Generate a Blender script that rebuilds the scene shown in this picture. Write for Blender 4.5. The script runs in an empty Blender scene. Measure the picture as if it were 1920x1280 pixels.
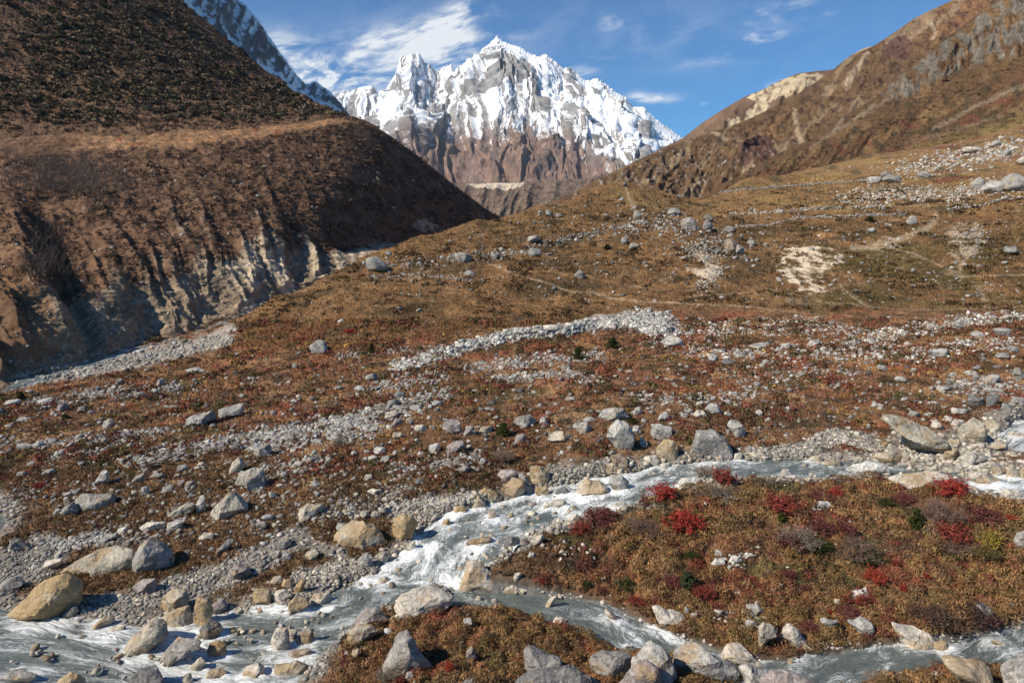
import bpy, math
import numpy as np
rng = np.random.default_rng(11)
# ------------------------------------------------------------------ camera model (photo pixels 1920x1280 -> rays)
F = 1280.0; HOR = 440.0; CZ = 20.0
TH = math.atan((640 - HOR) / F); CS, SN = math.cos(TH), math.sin(TH)
def ue(px, py):
    a = (np.asarray(px, float) - 960) / F; b = (640 - np.asarray(py, float)) / F
    Y = CS + b * SN
    return a / Y, (b * CS - SN) / Y            # X/Y and (Z-CZ)/Y of the ray
def at(px, py, Y):
    u, e = ue(px, py); Y = np.asarray(Y, float)
    return np.stack([u * Y, Y + 0 * u, CZ + e * Y], -1)
def pix(P):
    x, y, z = P[..., 0], P[..., 1], P[..., 2] - CZ
    f = y * CS - z * SN; v = y * SN + z * CS
    return 960 + F * x / f, 640 - F * v / f
# ------------------------------------------------------------------ noise
_g = np.random.default_rng(5)
PERM = _g.permutation(4096); _a = _g.random(4096) * 2 * np.pi
GX, GY = np.cos(_a), np.sin(_a)
G3 = _g.normal(size=(4096, 3)); G3 /= np.linalg.norm(G3, axis=1)[:, None]
def perlin(x, y, seed=0):
    xi = np.floor(x).astype(np.int64); yi = np.floor(y).astype(np.int64)
    fx = x - xi; fy = y - yi
    sx = fx * fx * fx * (fx * (fx * 6 - 15) + 10); sy = fy * fy * fy * (fy * (fy * 6 - 15) + 10)
    def g(i, j, dx, dy):
        h = PERM[(PERM[(i + seed * 131) & 4095] + j) & 4095]
        return GX[h] * dx + GY[h] * dy
    a = g(xi, yi, fx, fy); b = g(xi + 1, yi, fx - 1, fy)
    c = g(xi, yi + 1, fx, fy - 1); d = g(xi + 1, yi + 1, fx - 1, fy - 1)
    return ((a + (b - a) * sx) * (1 - sy) + (c + (d - c) * sx) * sy) * 1.5
def fbm(x, y, o=4, seed=0, gain=.5):
    s = 0; a = 1; t = 0
    for k in range(o):
        s = s + a * perlin(x, y, seed + k); t += a; a *= gain; x = x * 2.03 + 11.3; y = y * 2.03 - 7.1
    return s / t
def ridged(x, y, o=4, seed=0, gain=.5):
    s = 0; a = 1; t = 0; w = 1
    for k in range(o):
        n = 1 - np.abs(perlin(x, y, seed + k)) * 1.3
        n = np.clip(n, 0, 1) ** 2; s = s + a * n * w; t += a; w = np.clip(n * 1.6, 0, 1)
        a *= gain; x = x * 2.07 + 3.1; y = y * 2.07 + 9.7
    return s / t
def perlin3(p, seed=0):
    i = np.floor(p).astype(np.int64); f = p - i
    s = f * f * f * (f * (f * 6 - 15) + 10); r = 0
    for dx in (0, 1):
        for dy in (0, 1):
            for dz in (0, 1):
                h = PERM[(PERM[(PERM[(i[:, 0] + dx + seed * 57) & 4095] + i[:, 1] + dy) & 4095] + i[:, 2] + dz) & 4095]
                g = G3[h]
                w = (s[:, 0] if dx else 1 - s[:, 0]) * (s[:, 1] if dy else 1 - s[:, 1]) * (s[:, 2] if dz else 1 - s[:, 2])
                r = r + w * (g[:, 0] * (f[:, 0] - dx) + g[:, 1] * (f[:, 1] - dy) + g[:, 2] * (f[:, 2] - dz))
    return r * 1.4
def fbm3(p, o=3, seed=0):
    s = 0; a = 1
    for k in range(o): s = s + a * perlin3(p, seed + k); a *= .5; p = p * 2.03 + 5.7
    return s
def sst(a, b, x):
    t = np.clip((x - a) / (b - a), 0, 1); return t * t * (3 - 2 * t)
def pl_dist(x, y, pts):
    d = np.full(np.shape(x), 1e9)
    for (x0, y0), (x1, y1) in zip(pts[:-1], pts[1:]):
        dx, dy = x1 - x0, y1 - y0
        t = np.clip(((x - x0) * dx + (y - y0) * dy) / (dx * dx + dy * dy + 1e-9), 0, 1)
        d = np.minimum(d, np.hypot(x - x0 - t * dx, y - y0 - t * dy))
    return d
def in_poly(x, y, pts):
    r = np.zeros(np.shape(x), bool); n = len(pts)
    for i in range(n):
        x0, y0 = pts[i]; x1, y1 = pts[(i + 1) % n]
        if y0 == y1: continue
        r ^= ((y0 > y) != (y1 > y)) & (x < (x1 - x0) * (y - y0) / (y1 - y0) + x0)
    return r
def lerp3(a, b, t): return a + (np.asarray(b, float) - a) * np.asarray(t)[..., None]
# ------------------------------------------------------------------ mesh / object helpers
COL = bpy.context.scene.collection
def mesh_np(name, V, faces, col=None, smooth=True, extra=None):
    """V (n,3); faces (m,k) int array, all polygons of k corners"""
    me = bpy.data.meshes.new(name); V = np.ascontiguousarray(V, np.float32); faces = np.ascontiguousarray(faces, np.int32)
    m, k = faces.shape
    me.vertices.add(len(V)); me.vertices.foreach_set('co', V.ravel())
    me.loops.add(m * k); me.loops.foreach_set('vertex_index', faces.ravel())
    me.polygons.add(m); me.polygons.foreach_set('loop_start', np.arange(0, m * k, k, dtype=np.int32))
    me.polygons.foreach_set('use_smooth', np.full(m, bool(smooth)))
    if col is not None:
        a = me.attributes.new('Col', 'FLOAT_COLOR', 'POINT')
        c = np.ones((len(V), 4), np.float32); c[:, :3] = col
        a.data.foreach_set('color', c.ravel())
    for nm, arr in (extra or {}).items():
        arr = np.ascontiguousarray(arr, np.float32)
        if arr.ndim == 1:
            a = me.attributes.new(nm, 'FLOAT', 'POINT'); a.data.foreach_set('value', arr)
        else:
            a = me.attributes.new(nm, 'FLOAT_VECTOR', 'POINT'); a.data.foreach_set('vector', arr.ravel())
    me.update(calc_edges=True)
    return me
def link(name, me, mat=None, parent=None, kind=None, label=None, cat=None, group=None):
    o = bpy.data.objects.new(name, me); COL.objects.link(o)
    if mat and me is not None and not me.materials: me.materials.append(mat)
    if parent: o.parent = parent
    if kind: o['kind'] = kind
    if label: o['label'] = label
    if cat: o['category'] = cat
    if group: o['group'] = group
    return o
def grid_faces(nr, nc):
    i = np.arange(nr * nc).reshape(nr, nc)
    return np.stack([i[:-1, :-1], i[:-1, 1:], i[1:, 1:], i[1:, :-1]], -1).reshape(-1, 4)
def grid_normals(P):
    du = np.gradient(P, axis=1); dv = np.gradient(P, axis=0)
    n = np.cross(du, dv); n /= np.linalg.norm(n, axis=-1, keepdims=True) + 1e-9
    return n
# ------------------------------------------------------------------ node helpers
def new_mat(name):
    m = bpy.data.materials.new(name); m.use_nodes = True; m.node_tree.nodes.clear(); return m, NT(m.node_tree)
class NT:
    def __init__(s, t): s.t = t
    def n(s, typ, **kw):
        x = s.t.nodes.new(typ)
        for k, v in kw.items(): setattr(x, k, v)
        return x
    def put(s, sock, v):
        if isinstance(v, bpy.types.NodeSocket): s.t.links.new(v, sock)
        else: sock.default_value = v
    def math(s, op, a, b=0.0, c=None, clamp=False):
        x = s.n('ShaderNodeMath', operation=op, use_clamp=clamp); s.put(x.inputs[0], a); s.put(x.inputs[1], b)
        if c is not None: s.put(x.inputs[2], c)
        return x.outputs[0]
    def rng(s, v, a, b, c=0.0, d=1.0):
        x = s.n('ShaderNodeMapRange', interpolation_type='SMOOTHSTEP'); s.put(x.inputs[0], v)
        for i, q in zip((1, 2, 3, 4), (a, b, c, d)): s.put(x.inputs[i], q)
        return x.outputs[0]
    def mix(s, f, a, b, typ='MIX'):
        x = s.n('ShaderNodeMix', data_type='RGBA', blend_type=typ); s.put(x.inputs[0], f)
        s.put(x.inputs[6], a if not isinstance(a, tuple) else (*a, 1)[:4]); s.put(x.inputs[7], b if not isinstance(b, tuple) else (*b, 1)[:4])
        return x.outputs[2]
    def noise(s, scale, detail=4, rough=.55, vec=None, dist=0.0):
        x = s.n('ShaderNodeTexNoise'); x.inputs['Scale'].default_value = scale; x.inputs['Detail'].default_value = detail
        x.inputs['Roughness'].default_value = rough; x.inputs['Distortion'].default_value = dist
        if vec is not None: s.put(x.inputs['Vector'], vec)
        return x.outputs['Fac']
    def pos(s): return s.n('ShaderNodeNewGeometry').outputs['Position']
    def vmul(s, v, k):
        x = s.n('ShaderNodeVectorMath', operation='MULTIPLY'); s.put(x.inputs[0], v); s.put(x.inputs[1], k); return x.outputs[0]
    def gray(s, f):
        x = s.n('ShaderNodeCombineColor'); [s.put(x.inputs[i], f) for i in range(3)]; return x.outputs[0]
    def attr(s, nm, out='Color'): return s.n('ShaderNodeAttribute', attribute_name=nm).outputs[out]
    def bump(s, h, strength, dist):
        x = s.n('ShaderNodeBump'); x.inputs['Strength'].default_value = strength; x.inputs['Distance'].default_value = dist
        s.put(x.inputs['Height'], h); return x.outputs[0]
    def out(s, col, rough=.9, normal=None, spec=.2):
        b = s.n('ShaderNodeBsdfPrincipled'); s.put(b.inputs['Base Color'], col); s.put(b.inputs['Roughness'], rough)
        b.inputs['Specular IOR Level'].default_value = spec
        if normal is not None: s.put(b.inputs['Normal'], normal)
        o = s.n('ShaderNodeOutputMaterial'); s.t.links.new(b.outputs[0], o.inputs[0]); return b
def terrain_mat(name, s1, s2, bd, bs=.6, lo=.72, hi=1.3):
    m, n = new_mat(name); p = n.pos()
    f1 = n.noise(s1, 6, .62, p); f2 = n.noise(s2, 4, .6, p)
    k = n.math('MULTIPLY', n.rng(f1, .28, .72, lo, hi), n.rng(f2, .3, .7, .86, 1.14))
    c = n.mix(1.0, n.attr('Col'), n.gray(k), 'MULTIPLY')
    h = n.math('ADD', f1, n.math('MULTIPLY', f2, .6))
    n.out(c, .95, n.bump(h, bs, bd), .08); return m
# ================================================================== WATER STATIONS  (far bank px,py, near bank px,py, z, foam)
FALL = [(2500,735,2500,850,5.8,.7),(2080,760,2080,850,5.2,.9),(1960,778,1960,850,5.0,.95),(1900,793,1902,848,4.75,.9),(1872,815,1880,852,4.6,.6),(1850,835,1858,855,4.5,.3)]
MAIN = [(2550,880,2550,990,4.9,.6),(2080,885,2080,965,4.6,.8),(1930,888,1945,938,4.5,.85),(1850,892,1850,922,4.4,.7),(1780,890,1780,912,4.32,.3),(1700,876,1710,905,4.22,.4),(1600,868,1610,894,4.1,.35),
 (1500,862,1500,899,4.0,.45),(1400,863,1400,898,3.9,.62),(1300,868,1300,906,3.75,.5),(1220,880,1215,945,3.6,.75),(1150,895,1150,958,3.35,.78),
 (1065,905,1100,967,3.1,.85),(1000,925,1045,985,2.85,.8),(940,942,1000,1006,2.65,.62),(870,955,960,1022,2.5,.6),(800,985,930,1055,2.2,.72),
 (770,1020,880,1085,1.8,.85),(720,1070,850,1105,1.4,.82),(650,1095,770,1120,1.2,.62),(600,1125,700,1155,1.05,.5),(520,1145,650,1195,.95,.62),
 (410,1150,600,1235,.8,.55),(250,1172,540,1300,.65,.66),(100,1160,480,1350,.5,.66),(-60,1125,430,1420,.4,.58),(-250,1130,330,1500,.3,.6),(-700,1130,100,1700,.2,.5)]
SIDE = [(840,1098,830,1140,1.42,.4),(900,1108,900,1150,1.42,.15),(960,1112,960,1155,1.4,.12),(1050,1118,1040,1180,1.36,.25),(1130,1132,1115,1195,1.3,.55),(1200,1165,1180,1225,1.2,.7),
 (1300,1205,1285,1248,1.1,.6),(1400,1240,1390,1300,1.0,.35),(1500,1236,1490,1310,1.0,.5),(1600,1217,1590,1290,1.02,.4),(1700,1207,1700,1265,1.05,.5),
 (1800,1200,1800,1252,1.08,.6),(1880,1180,1880,1245,1.1,.45),(1990,1165,2000,1240,1.12,.4),(2450,1130,2470,1215,1.2,.4)]
RIV = [(700,498,720,505,5.2,.5),(560,562,570,571,4.4,.6),(430,612,438,621,3.3,.7),(330,638,342,647,2.9,.7),(240,660,256,669,2.6,.7),(185,676,198,686,2.4,.6),(60,706,80,720,2.0,.5),(-120,744,-100,776,1.4,.5),(-330,790,-300,860,1.0,.5)]
LEFT = [(-900,860,-100,890,.8,.3),(-900,930,-30,948,.62,.3),(-900,985,14,985,.55,.4),(-900,1040,-45,1040,.48,.2),(-900,1090,-30,1095,.42,.2),(-900,1150,-5,1150,.35,.2)]
def stations(L, n):
    A = np.array(L, float); 
    w0 = at(A[:,0], A[:,1], 1.0); w1 = at(A[:,2], A[:,3], 1.0)
    def onz(w, z): Y = (z - CZ) / (w[:,2] - CZ); return np.stack([w[:,0] * Y, Y, z], -1)
    p0 = onz(w0, A[:,4]); p1 = onz(w1, A[:,4])
    c = (p0 + p1) / 2; s = np.r_[0, np.cumsum(np.hypot(*np.diff(c[:,:2], axis=0).T))]
    t = np.linspace(0, s[-1], n)
    def cub(v):                                   # smooth (Catmull) resample
        m = np.gradient(v, s); i = np.clip(np.searchsorted(s, t) - 1, 0, len(s) - 2); h = s[i+1] - s[i]; q = (t - s[i]) / h
        return (2*q**3-3*q**2+1)*v[i] + (q**3-2*q**2+q)*h*m[i] + (-2*q**3+3*q**2)*v[i+1] + (q**3-q**2)*h*m[i+1]
    P0 = np.stack([cub(p0[:,k]) for k in range(3)], -1); P1 = np.stack([cub(p1[:,k]) for k in range(3)], -1)
    return P0, P1, np.interp(t, s, A[:,5]), t
STREAMS = {'main': stations(MAIN, 150), 'side': stations(SIDE, 90), 'riv': stations(RIV, 60), 'left': stations(LEFT, 40), 'fall': stations(FALL, 30)}
# ================================================================== GROUND: thin-plate surface through control points
CP = []
def cpz(px, py, z): u, e = ue(px, py); Y = (z - CZ) / e; CP.append((u, math.log(Y), e))
def cpy(px, py, Y): u, e = ue(px, py); CP.append((u, math.log(Y), e))
def cph(px, Y, z): u = (px - 960) / F / CS; CP.append((u, math.log(Y), (z - CZ) / Y))
for nm, k in (('main', 12), ('side', 14), ('riv', 9), ('left', 13), ('fall', 9)):
    P0, P1, _, _ = STREAMS[nm]
    for P in (P0, P1):
        for q in P[::k]: CP.append((q[0] / q[1], math.log(q[1]), (q[2] + .28 - CZ) / q[1]))
for a in [(1500,1000,3.3),(1500,1100,1.95),(1750,1000,3.5),(1750,1100,2.1),(1300,1040,2.5),(1150,1050,2.2),(1950,1050,2.9),(1350,960,3.6),(2300,1050,3.2),(1500,940,3.85),(1700,940,4.05),(1900,1000,3.6),(1300,1120,1.75),(1150,1100,1.65),(1620,1160,1.45),(1850,1140,1.7),
          (900,1200,2.0),(830,1280,2.2),(1050,1260,1.8),(650,1250,1.5),(1300,1300,1.6),(1750,1330,1.7),(960,1600,3.0),(300,1600,1.5),(1700,1600,3.0),(-300,1500,1.0),(2300,1400,2.6),
          (400,1080,1.3),(300,1050,1.4),(200,1080,1.0),(150,1000,1.3),(450,1000,2.1),(600,1000,2.3),(300,920,2.3),(100,900,1.9),(500,900,2.9),(650,930,3.1),(850,900,3.7),
          (100,800,2.6),(300,800,3.0),(500,800,3.6),(700,820,4.2),(900,820,4.6),(1100,820,5.0),(1300,800,5.3),(1500,780,5.6),(1700,770,5.8),(1920,740,6.4),(2300,780,7),
          (0,760,2.4),(200,720,3.0),(400,700,3.7),(600,700,4.8),(800,720,5.4),(1000,720,5.9),(1250,700,6.6),(1500,690,7.1),(1700,670,7.6),(1920,660,8.2),(2300,680,9),
          (-300,800,1.6),(700,660,6.0),(900,650,6.8),(1100,640,7.4),(1300,625,8.0),(1500,615,8.6),(1700,605,9.2),(1920,595,9.8)]: cpz(*a)
for a in [(500,620,93),(560,580,100),(640,600,92),(700,560,97),(800,600,90),(800,540,101),(950,570,93),(1000,530,102),(1150,560,97),(1150,510,108),(1300,555,98),(1300,500,112),
          (1450,540,102),(1500,480,118),(1650,540,101),(1650,470,120),(1800,540,100),(1800,470,116),(1920,530,102),(1920,460,118),(2300,520,105),(2300,440,125),
          (380,652,92),(430,622,96),(520,562,106),(620,522,117),(690,483,128),(760,456,143),(860,436,160),(930,417,182),
          (760,500,116),(900,470,125),(1000,470,124),(1000,430,152),(1100,450,136),(1100,400,185),(1000,396,196),(1060,372,232),(1120,356,258),(1170,352,272),(1230,362,275),(1290,384,280),
          (1200,420,160),(1300,430,150),(1300,400,215),(1400,430,150),(1400,395,190),(1400,360,262),(1500,420,152),(1500,380,205),(1500,345,285),(1600,410,152),(1600,360,215),(1600,325,290),
          (1700,420,140),(1700,370,185),(1700,320,270),(1800,410,140),(1800,350,190),(1800,290,290),(1920,400,140),(1920,340,190),(1920,270,280),(2300,380,140),(2300,300,200),(2300,180,300),
          (1390,338,300),(1500,322,325),(1600,302,345),(1700,287,352),(1800,267,352),(1920,237,345),(2300,130,350)]: cpy(*a)
for a in [(380,112,3.6),(450,118,3.8),(560,130,4.5),(640,140,5.5),(720,160,6),(800,185,8),(900,210,11),(300,130,3.4),(100,120,2.8),(-200,110,2),(0,100,2.2),(500,170,4.5),(650,220,8),(400,250,5),(100,250,5),(-300,250,5),
          (950,260,16),(1060,300,20),(1170,330,27),(1290,330,24),(930,420,14),(1170,420,20),(700,420,10),(1390,350,30),(1500,380,36),(1600,410,44),(1700,420,50),(1800,420,55),(1920,420,62),(2300,420,90),(300,420,8),(-300,420,8),(1400,430,26)]: cph(*a)
for a in [(3000,20,3),(3000,30,4.2),(3000,45,8),(3000,60,12),(3000,100,25),(3000,200,75),(3000,400,190),(-1100,20,1.4),(-1100,30,.8),(-1100,50,.9),(-1100,80,1.8),(-1100,150,6),(-1100,300,30)]: cph(*a)
CP = np.array(CP); LS = .55
def tps_fit(C, lam=2e-5):
    p = np.c_[C[:,0], C[:,1] * LS]; n = len(p)
    r2 = ((p[:,None] - p[None]) ** 2).sum(-1); K = .5 * r2 * np.log(r2 + 1e-12)
    Pm = np.c_[np.ones(n), p]; A = np.zeros((n+3, n+3)); A[:n,:n] = K + lam * np.eye(n); A[:n,n:] = Pm; A[n:,:n] = Pm.T
    return p, np.linalg.solve(A, np.r_[C[:,2], 0, 0, 0])
def tps_eval(p, w, q):
    r = w[-3] + q @ w[-2:]
    for i in range(len(p)):
        r2 = ((q - p[i]) ** 2).sum(-1); r += w[i] * .5 * r2 * np.log(r2 + 1e-12)
    return r
NU, NW = 1640, 1240
UU = np.linspace(-1.5, 1.5, NU); LY0, LY1 = math.log(14.0), math.log(425.0)
# rows: denser where they matter on screen
LW = np.interp(np.linspace(0, 1, NW), [0, .06, .6, .86, 1], [LY0, math.log(22), math.log(75), math.log(190), LY1])
p_, w_ = tps_fit(CP)
cu = np.linspace(UU[0], UU[-1], 264); cw = np.linspace(LY0, LY1, 260)
gu, gw = np.meshgrid(cu, cw)
E0 = tps_eval(p_, w_, np.c_[gu.ravel(), gw.ravel() * LS]).reshape(gu.shape)
def upsample(E):
    iu = np.interp(UU, cu, np.arange(len(cu))); iw = np.interp(LW, cw, np.arange(len(cw)))
    i0 = np.clip(iu.astype(int), 0, len(cu)-2); j0 = np.clip(iw.astype(int), 0, len(cw)-2); fu = iu - i0; fw = (iw - j0)[:,None]
    a = E[j0][:, i0] * (1-fu) + E[j0][:, i0+1] * fu; b = E[j0+1][:, i0] * (1-fu) + E[j0+1][:, i0+1] * fu
    return a * (1-fw) + b * fw
GE = upsample(E0)
GYY = np.exp(LW)[:,None] + 0 * UU[None]; GXX = UU[None] * GYY
Z = CZ + GE * GYY
PX, PY = pix(np.stack([GXX, GYY, Z], -1))          # where each ground point is seen
# --- zones of the valley floor (edges in photo coordinates, carried into the world by the ground itself)
wob = 14 * fbm(GXX * .22, GYY * .22, 3, 40)
foot_y = np.interp(PX, [0, 360, 600, 1000, 1300, 1600, 1920], [715, 668, 640, 612, 585, 582, 590])
hill = 1 - sst(-14, 14, PY + wob - foot_y)
ISLE = [(985,1085),(1040,1010),(1130,965),(1230,930),(1330,905),(1500,905),(1650,902),(1760,915),(1880,945),(2600,970),(2600,1140),(1900,1180),(1800,1198),(1600,1212),(1450,1240),(1330,1235),(1210,1185),(1120,1140),(1040,1115)]
isle = in_poly(PX + wob, PY + wob * .6, ISLE) | ((PY > 1135) & (PX > 640) & (PY > np.interp(PX, [640, 800, 1000, 1200, 1400, 2100], [1200, 1140, 1150, 1215, 1260, 1240])))
isle = isle & (GYY < 48)
islef = isle.astype(float)
# --- relief
Z += hill * (2.6 * (ridged(GXX * .028 + .3 * fbm(GXX * .05, GYY * .05, 2, 14), GYY * .020, 3, 15) - .45) * sst(85, 130, GYY) * sst(330, 260, GYY) + .9 * fbm(GXX * .055, GYY * .07, 3, 17)) * sst(70, 100, GYY)
Z += hill * (.55 * fbm(GXX * .11, GYY * .11, 3, 3) + .25 * fbm(GXX * .5, GYY * .5, 3, 7)) * sst(60, 110, GYY)
near = 1 - sst(60, 130, GYY)
hum = np.abs(perlin(GXX * .62, GYY * .62, 21)) + .55 * np.abs(perlin(GXX * 1.5, GYY * 1.5, 22)) + .3 * np.abs(perlin(GXX * 3.3, GYY * 3.3, 23))
Z += islef * (.42 * (hum - .35)) 
Z += (1 - islef) * near * (.3 * fbm(GXX * .25, GYY * .25, 3, 25) + .16 * (np.abs(perlin(GXX * .9, GYY * .9, 26)) - .3) + .07 * np.abs(perlin(GXX * 2.6, GYY * 2.6, 27)))
_scr = pl_dist(PX, PY, [(840,662),(900,645),(960,630),(1040,622),(1100,612),(1180,602),(1250,612)]); _sw = np.interp(PX, [830, 900, 1000, 1100, 1180, 1230, 1270], [3, 7, 6, 9, 20, 27, 10]); SCREE = 1 - sst(.5, 1.1, (_scr + 9 * fbm(GXX * .25, GYY * .25, 4, 33)) / _sw); SCREE *= sst(-.45, -.05, fbm(GXX * .16, GYY * .16, 4, 35) + .2); Z += SCREE * (.55 + .5 * fbm(GXX * .5, GYY * .5, 4, 34))
# --- carve the channels
WZ = np.full(Z.shape, -99.0); RIM = np.full(Z.shape, 9.0)
for nm, (P0, P1, fo, t) in STREAMS.items():
    k = max(1, len(t) // 50); A, B = P0[::k], P1[::k]
    if nm == 'left': lines = [B]
    else: lines = [A, B]
    xs = np.r_[A[:,0], B[:,0]]; ys = np.r_[A[:,1], B[:,1]]
    sel = (GYY > ys.min() - 6) & (GYY < ys.max() + 6) & (GXX > xs.min() - 6) & (GXX < xs.max() + 6)
    x, y = GXX[sel], GYY[sel]; best = np.full(x.shape, 9e9); zz = np.zeros(x.shape)
    for Q in lines:
        for i in range(len(Q) - 1):
            ax, ay = Q[i,:2]; dx, dy = Q[i+1,:2] - Q[i,:2]; q = np.clip(((x - ax) * dx + (y - ay) * dy) / (dx*dx + dy*dy + 1e-9), 0, 1)
            d = np.hypot(x - ax - q * dx, y - ay - q * dy); m = d < best; best[m] = d[m]; zz[m] = (Q[i,2] * (1-q) + Q[i+1,2] * q)[m]
    ins_ = in_poly(x, y, list(map(tuple, A[:, :2])) + list(map(tuple, B[::-1, :2])))
    sd_ = np.where(ins_, -best, best) + .22 * fbm(x * .5, y * .5, 3, 31)
    R = np.full(Z.shape, 9.0); R[sel] = np.where(sd_ > 0, 1 + sd_ / 2.2, np.maximum(0, 1 + sd_ / 2.0)); Zw = np.zeros(Z.shape); Zw[sel] = zz
    Rf = sst(.80, 1.16, R); ins = R < 1.9
    bed = Zw - .55 * np.clip(1 - R, 0, 1) ** .6 - .12
    bank = np.maximum(Z, Zw + .1 * sst(1, 1.3, R)); Zn = bed * (1 - Rf) + bank * Rf
    k = 1 - sst(1.3, 1.9, R)
    Z = np.where(ins, Zn * k + Z * (1 - k), Z)
    up = ins & (R < RIM); WZ[up] = Zw[up]; RIM = np.minimum(RIM, R)
    if nm == 'side': RSIDE = R
Zsurf = np.where(RIM < 1.02, np.maximum(Z, WZ), Z)
G = np.stack([GXX, GYY, Z], -1)
CUM = np.maximum.accumulate((Zsurf - CZ) / GYY, axis=0)
def hit(px, py):
    """where the camera ray through a photo pixel meets the ground -> (n,3), ok, grid indices"""
    px = np.atleast_1d(np.asarray(px, float)); py = np.atleast_1d(np.asarray(py, float))
    u, e = ue(px, py); c = np.clip(np.round((u - UU[0]) / (UU[1] - UU[0])).astype(int), 0, NU - 1)
    lo = np.zeros(len(px), int); hi = np.full(len(px), NW - 1); ok = CUM[NW - 1, c] >= e
    for _ in range(12):
        mid = (lo + hi) // 2; g = CUM[mid, c] >= e; hi = np.where(g, mid, hi); lo = np.where(g, lo, mid)
    r = hi; Y = np.exp(LW[r])
    return np.stack([u * Y, Y, Zsurf[r, c]], -1), ok, r, c
PX, PY = pix(np.stack([GXX, GYY, Zsurf], -1))
# ================================================================== ground colour
def A3(*c): return np.array(c, float)
X_, Y_ = GXX, GYY
n1 = fbm(X_ * .16, Y_ * .16, 4, 50); n2 = fbm(X_ * .45, Y_ * .45, 4, 54); n3 = fbm(X_ * 1.6, Y_ * 1.6, 3, 58); n4 = fbm(X_ * .09, Y_ * .09, 3, 61); n5 = fbm(X_ * .3, Y_ * .3, 4, 65)
c = np.zeros(Z.shape + (3,)) + A3(.150, .082, .046)                                   # plain: brown heath
c = lerp3(c, A3(.27, .165, .082), sst(.16, .36, fbm(X_ * .12, Y_ * .3, 4, 48) + .2 * n3) * .8)
c = lerp3(c, A3(.185, .066, .036), sst(.02, .34, n1 + .5 * n2 + .2 * n3) * .85)                         # rust patches
c = lerp3(c, A3(.27, .158, .070), sst(.12, .42, n5 + .45 * n3) * .8)                   # ochre grass
c = lerp3(c, A3(.070, .048, .028), sst(.08, .30, n2 - .25 * n1 + .25 * n3))            # dark dwarf shrub
c = lerp3(c, A3(.090, .070, .034), sst(.22, .40, n4 + .5 * n2) * .6)
far_plain = sst(760, 700, PY) * (1 - hill)
c = lerp3(c, c * A3(1.12, .98, .92), far_plain * .6)
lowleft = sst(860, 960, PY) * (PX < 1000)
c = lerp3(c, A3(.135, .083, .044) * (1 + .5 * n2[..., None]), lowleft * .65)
# hill
ch = np.zeros(Z.shape + (3,)) + A3(.165, .090, .040)
ch = lerp3(ch, A3(.100, .062, .031), sst(-.05, .28, fbm(X_ * .07, Y_ * .10, 4, 70)))
ch = lerp3(ch, A3(.235, .130, .052), sst(.08, .35, fbm(X_ * .12, Y_ * .2, 4, 74)) * .7)
ch = lerp3(ch, A3(.055, .040, .022), sst(.18, .34, fbm(X_ * .5, Y_ * .5, 4, 78)) * .7)
ch = lerp3(ch, A3(.17, .065, .030), sst(780, 560, PX) * sst(560, 640, PY) * sst(-.2, .2, n1) * .9)
rgt = sst(1350, 1600, PX) * sst(600, 560, PY) * sst(400, 470, PY)
ch = lerp3(ch, A3(.090, .068, .026), rgt * sst(-.2, .15, n4) * .75)
mead = sst(425, 385, PY + wob) * sst(1080, 1200, PX) + sst(450, 420, PY) * sst(1200, 900, PX) * .6
cm = np.zeros(Z.shape + (3,)) + A3(.190, .110, .048)
cm = lerp3(cm, A3(.225, .138, .054), sst(.0, .3, fbm(X_ * .04, Y_ * .05, 4, 80)))
cm = lerp3(cm, A3(.10, .068, .034), sst(.12, .32, fbm(X_ * .09, Y_ * .06, 5, 84)))
cm = lerp3(cm, A3(.13, .045, .030), sst(1650, 1780, PX) * sst(.1, .3, fbm(X_ * .07, Y_ * .05, 4, 86)) * .8)
ch = lerp3(ch, cm, np.clip(mead, 0, 1))
c = lerp3(c * 1.2, ch * 1.08, hill)
# island heath
ci = np.zeros(Z.shape + (3,)) + A3(.205, .098, .046)
ci = lerp3(ci, A3(.150, .092, .040), sst(.05, .32, fbm(X_ * .2, Y_ * .2, 3, 90)))
ci = lerp3(ci, A3(.27, .155, .068), sst(.08, .34, fbm(X_ * .5, Y_ * .5, 4, 92)) * .7)
ci = lerp3(ci, A3(.11, .07, .04), sst(.10, .30, fbm(X_ * .7, Y_ * .7, 4, 96)) * .8)
ci = lerp3(ci, A3(.075, .045, .030), sst(.02, .26, fbm(X_ * .32, Y_ * .32, 4, 97) ) * .75)
ci = lerp3(ci, A3(.19, .055, .036), sst(.12, .32, fbm(X_ * .28, Y_ * .28, 4, 98)) * .7)
ci = lerp3(ci, A3(.085, .080, .032), sst(.16, .3, fbm(X_ * .4, Y_ * .4, 3, 99)) * .7)
c = lerp3(c, ci * 1.12, islef)
# river gravel and wet stones along the banks
grv = A3(.185, .160, .135) * (1 + .5 * n3[..., None])
gm = (1 - sst(1.05, 1.9, RIM + .5 * n2)) * (RSIDE > 3) * (1 - .75 * islef)
GRAVEL = [([(740,960),(800,946),(860,940),(905,930)],16),([(1000,890),(1100,885),(1170,880)],13),([(560,1090),(620,1072),(700,1062)],22),([(150,1150),(250,1130),(330,1105),(430,1075),(500,1040),(560,1010)],26),
          ([(60,1010),(120,1020),(200,1005)],14),([(0,1065),(60,1060),(95,1035)],38),([(0,710),(80,703),(140,694),(220,682),(320,660),(400,640),(430,622)],17),([(1400,855),(1500,845),(1580,815),(1640,835)],16),
          ([(1700,845),(1780,850),(1900,800)],45),([(870,1075),(900,1050),(985,1010)],18),([(830,1100),(850,1085)],18),([(640,1040),(560,1015)],14),([(350,920),(420,900)],2)]
for pl, hw in GRAVEL:
    d = pl_dist(PX, PY, pl); gm = np.maximum(gm, 1 - sst(hw * .6, hw * 1.25, d + 10 * n2))
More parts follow.
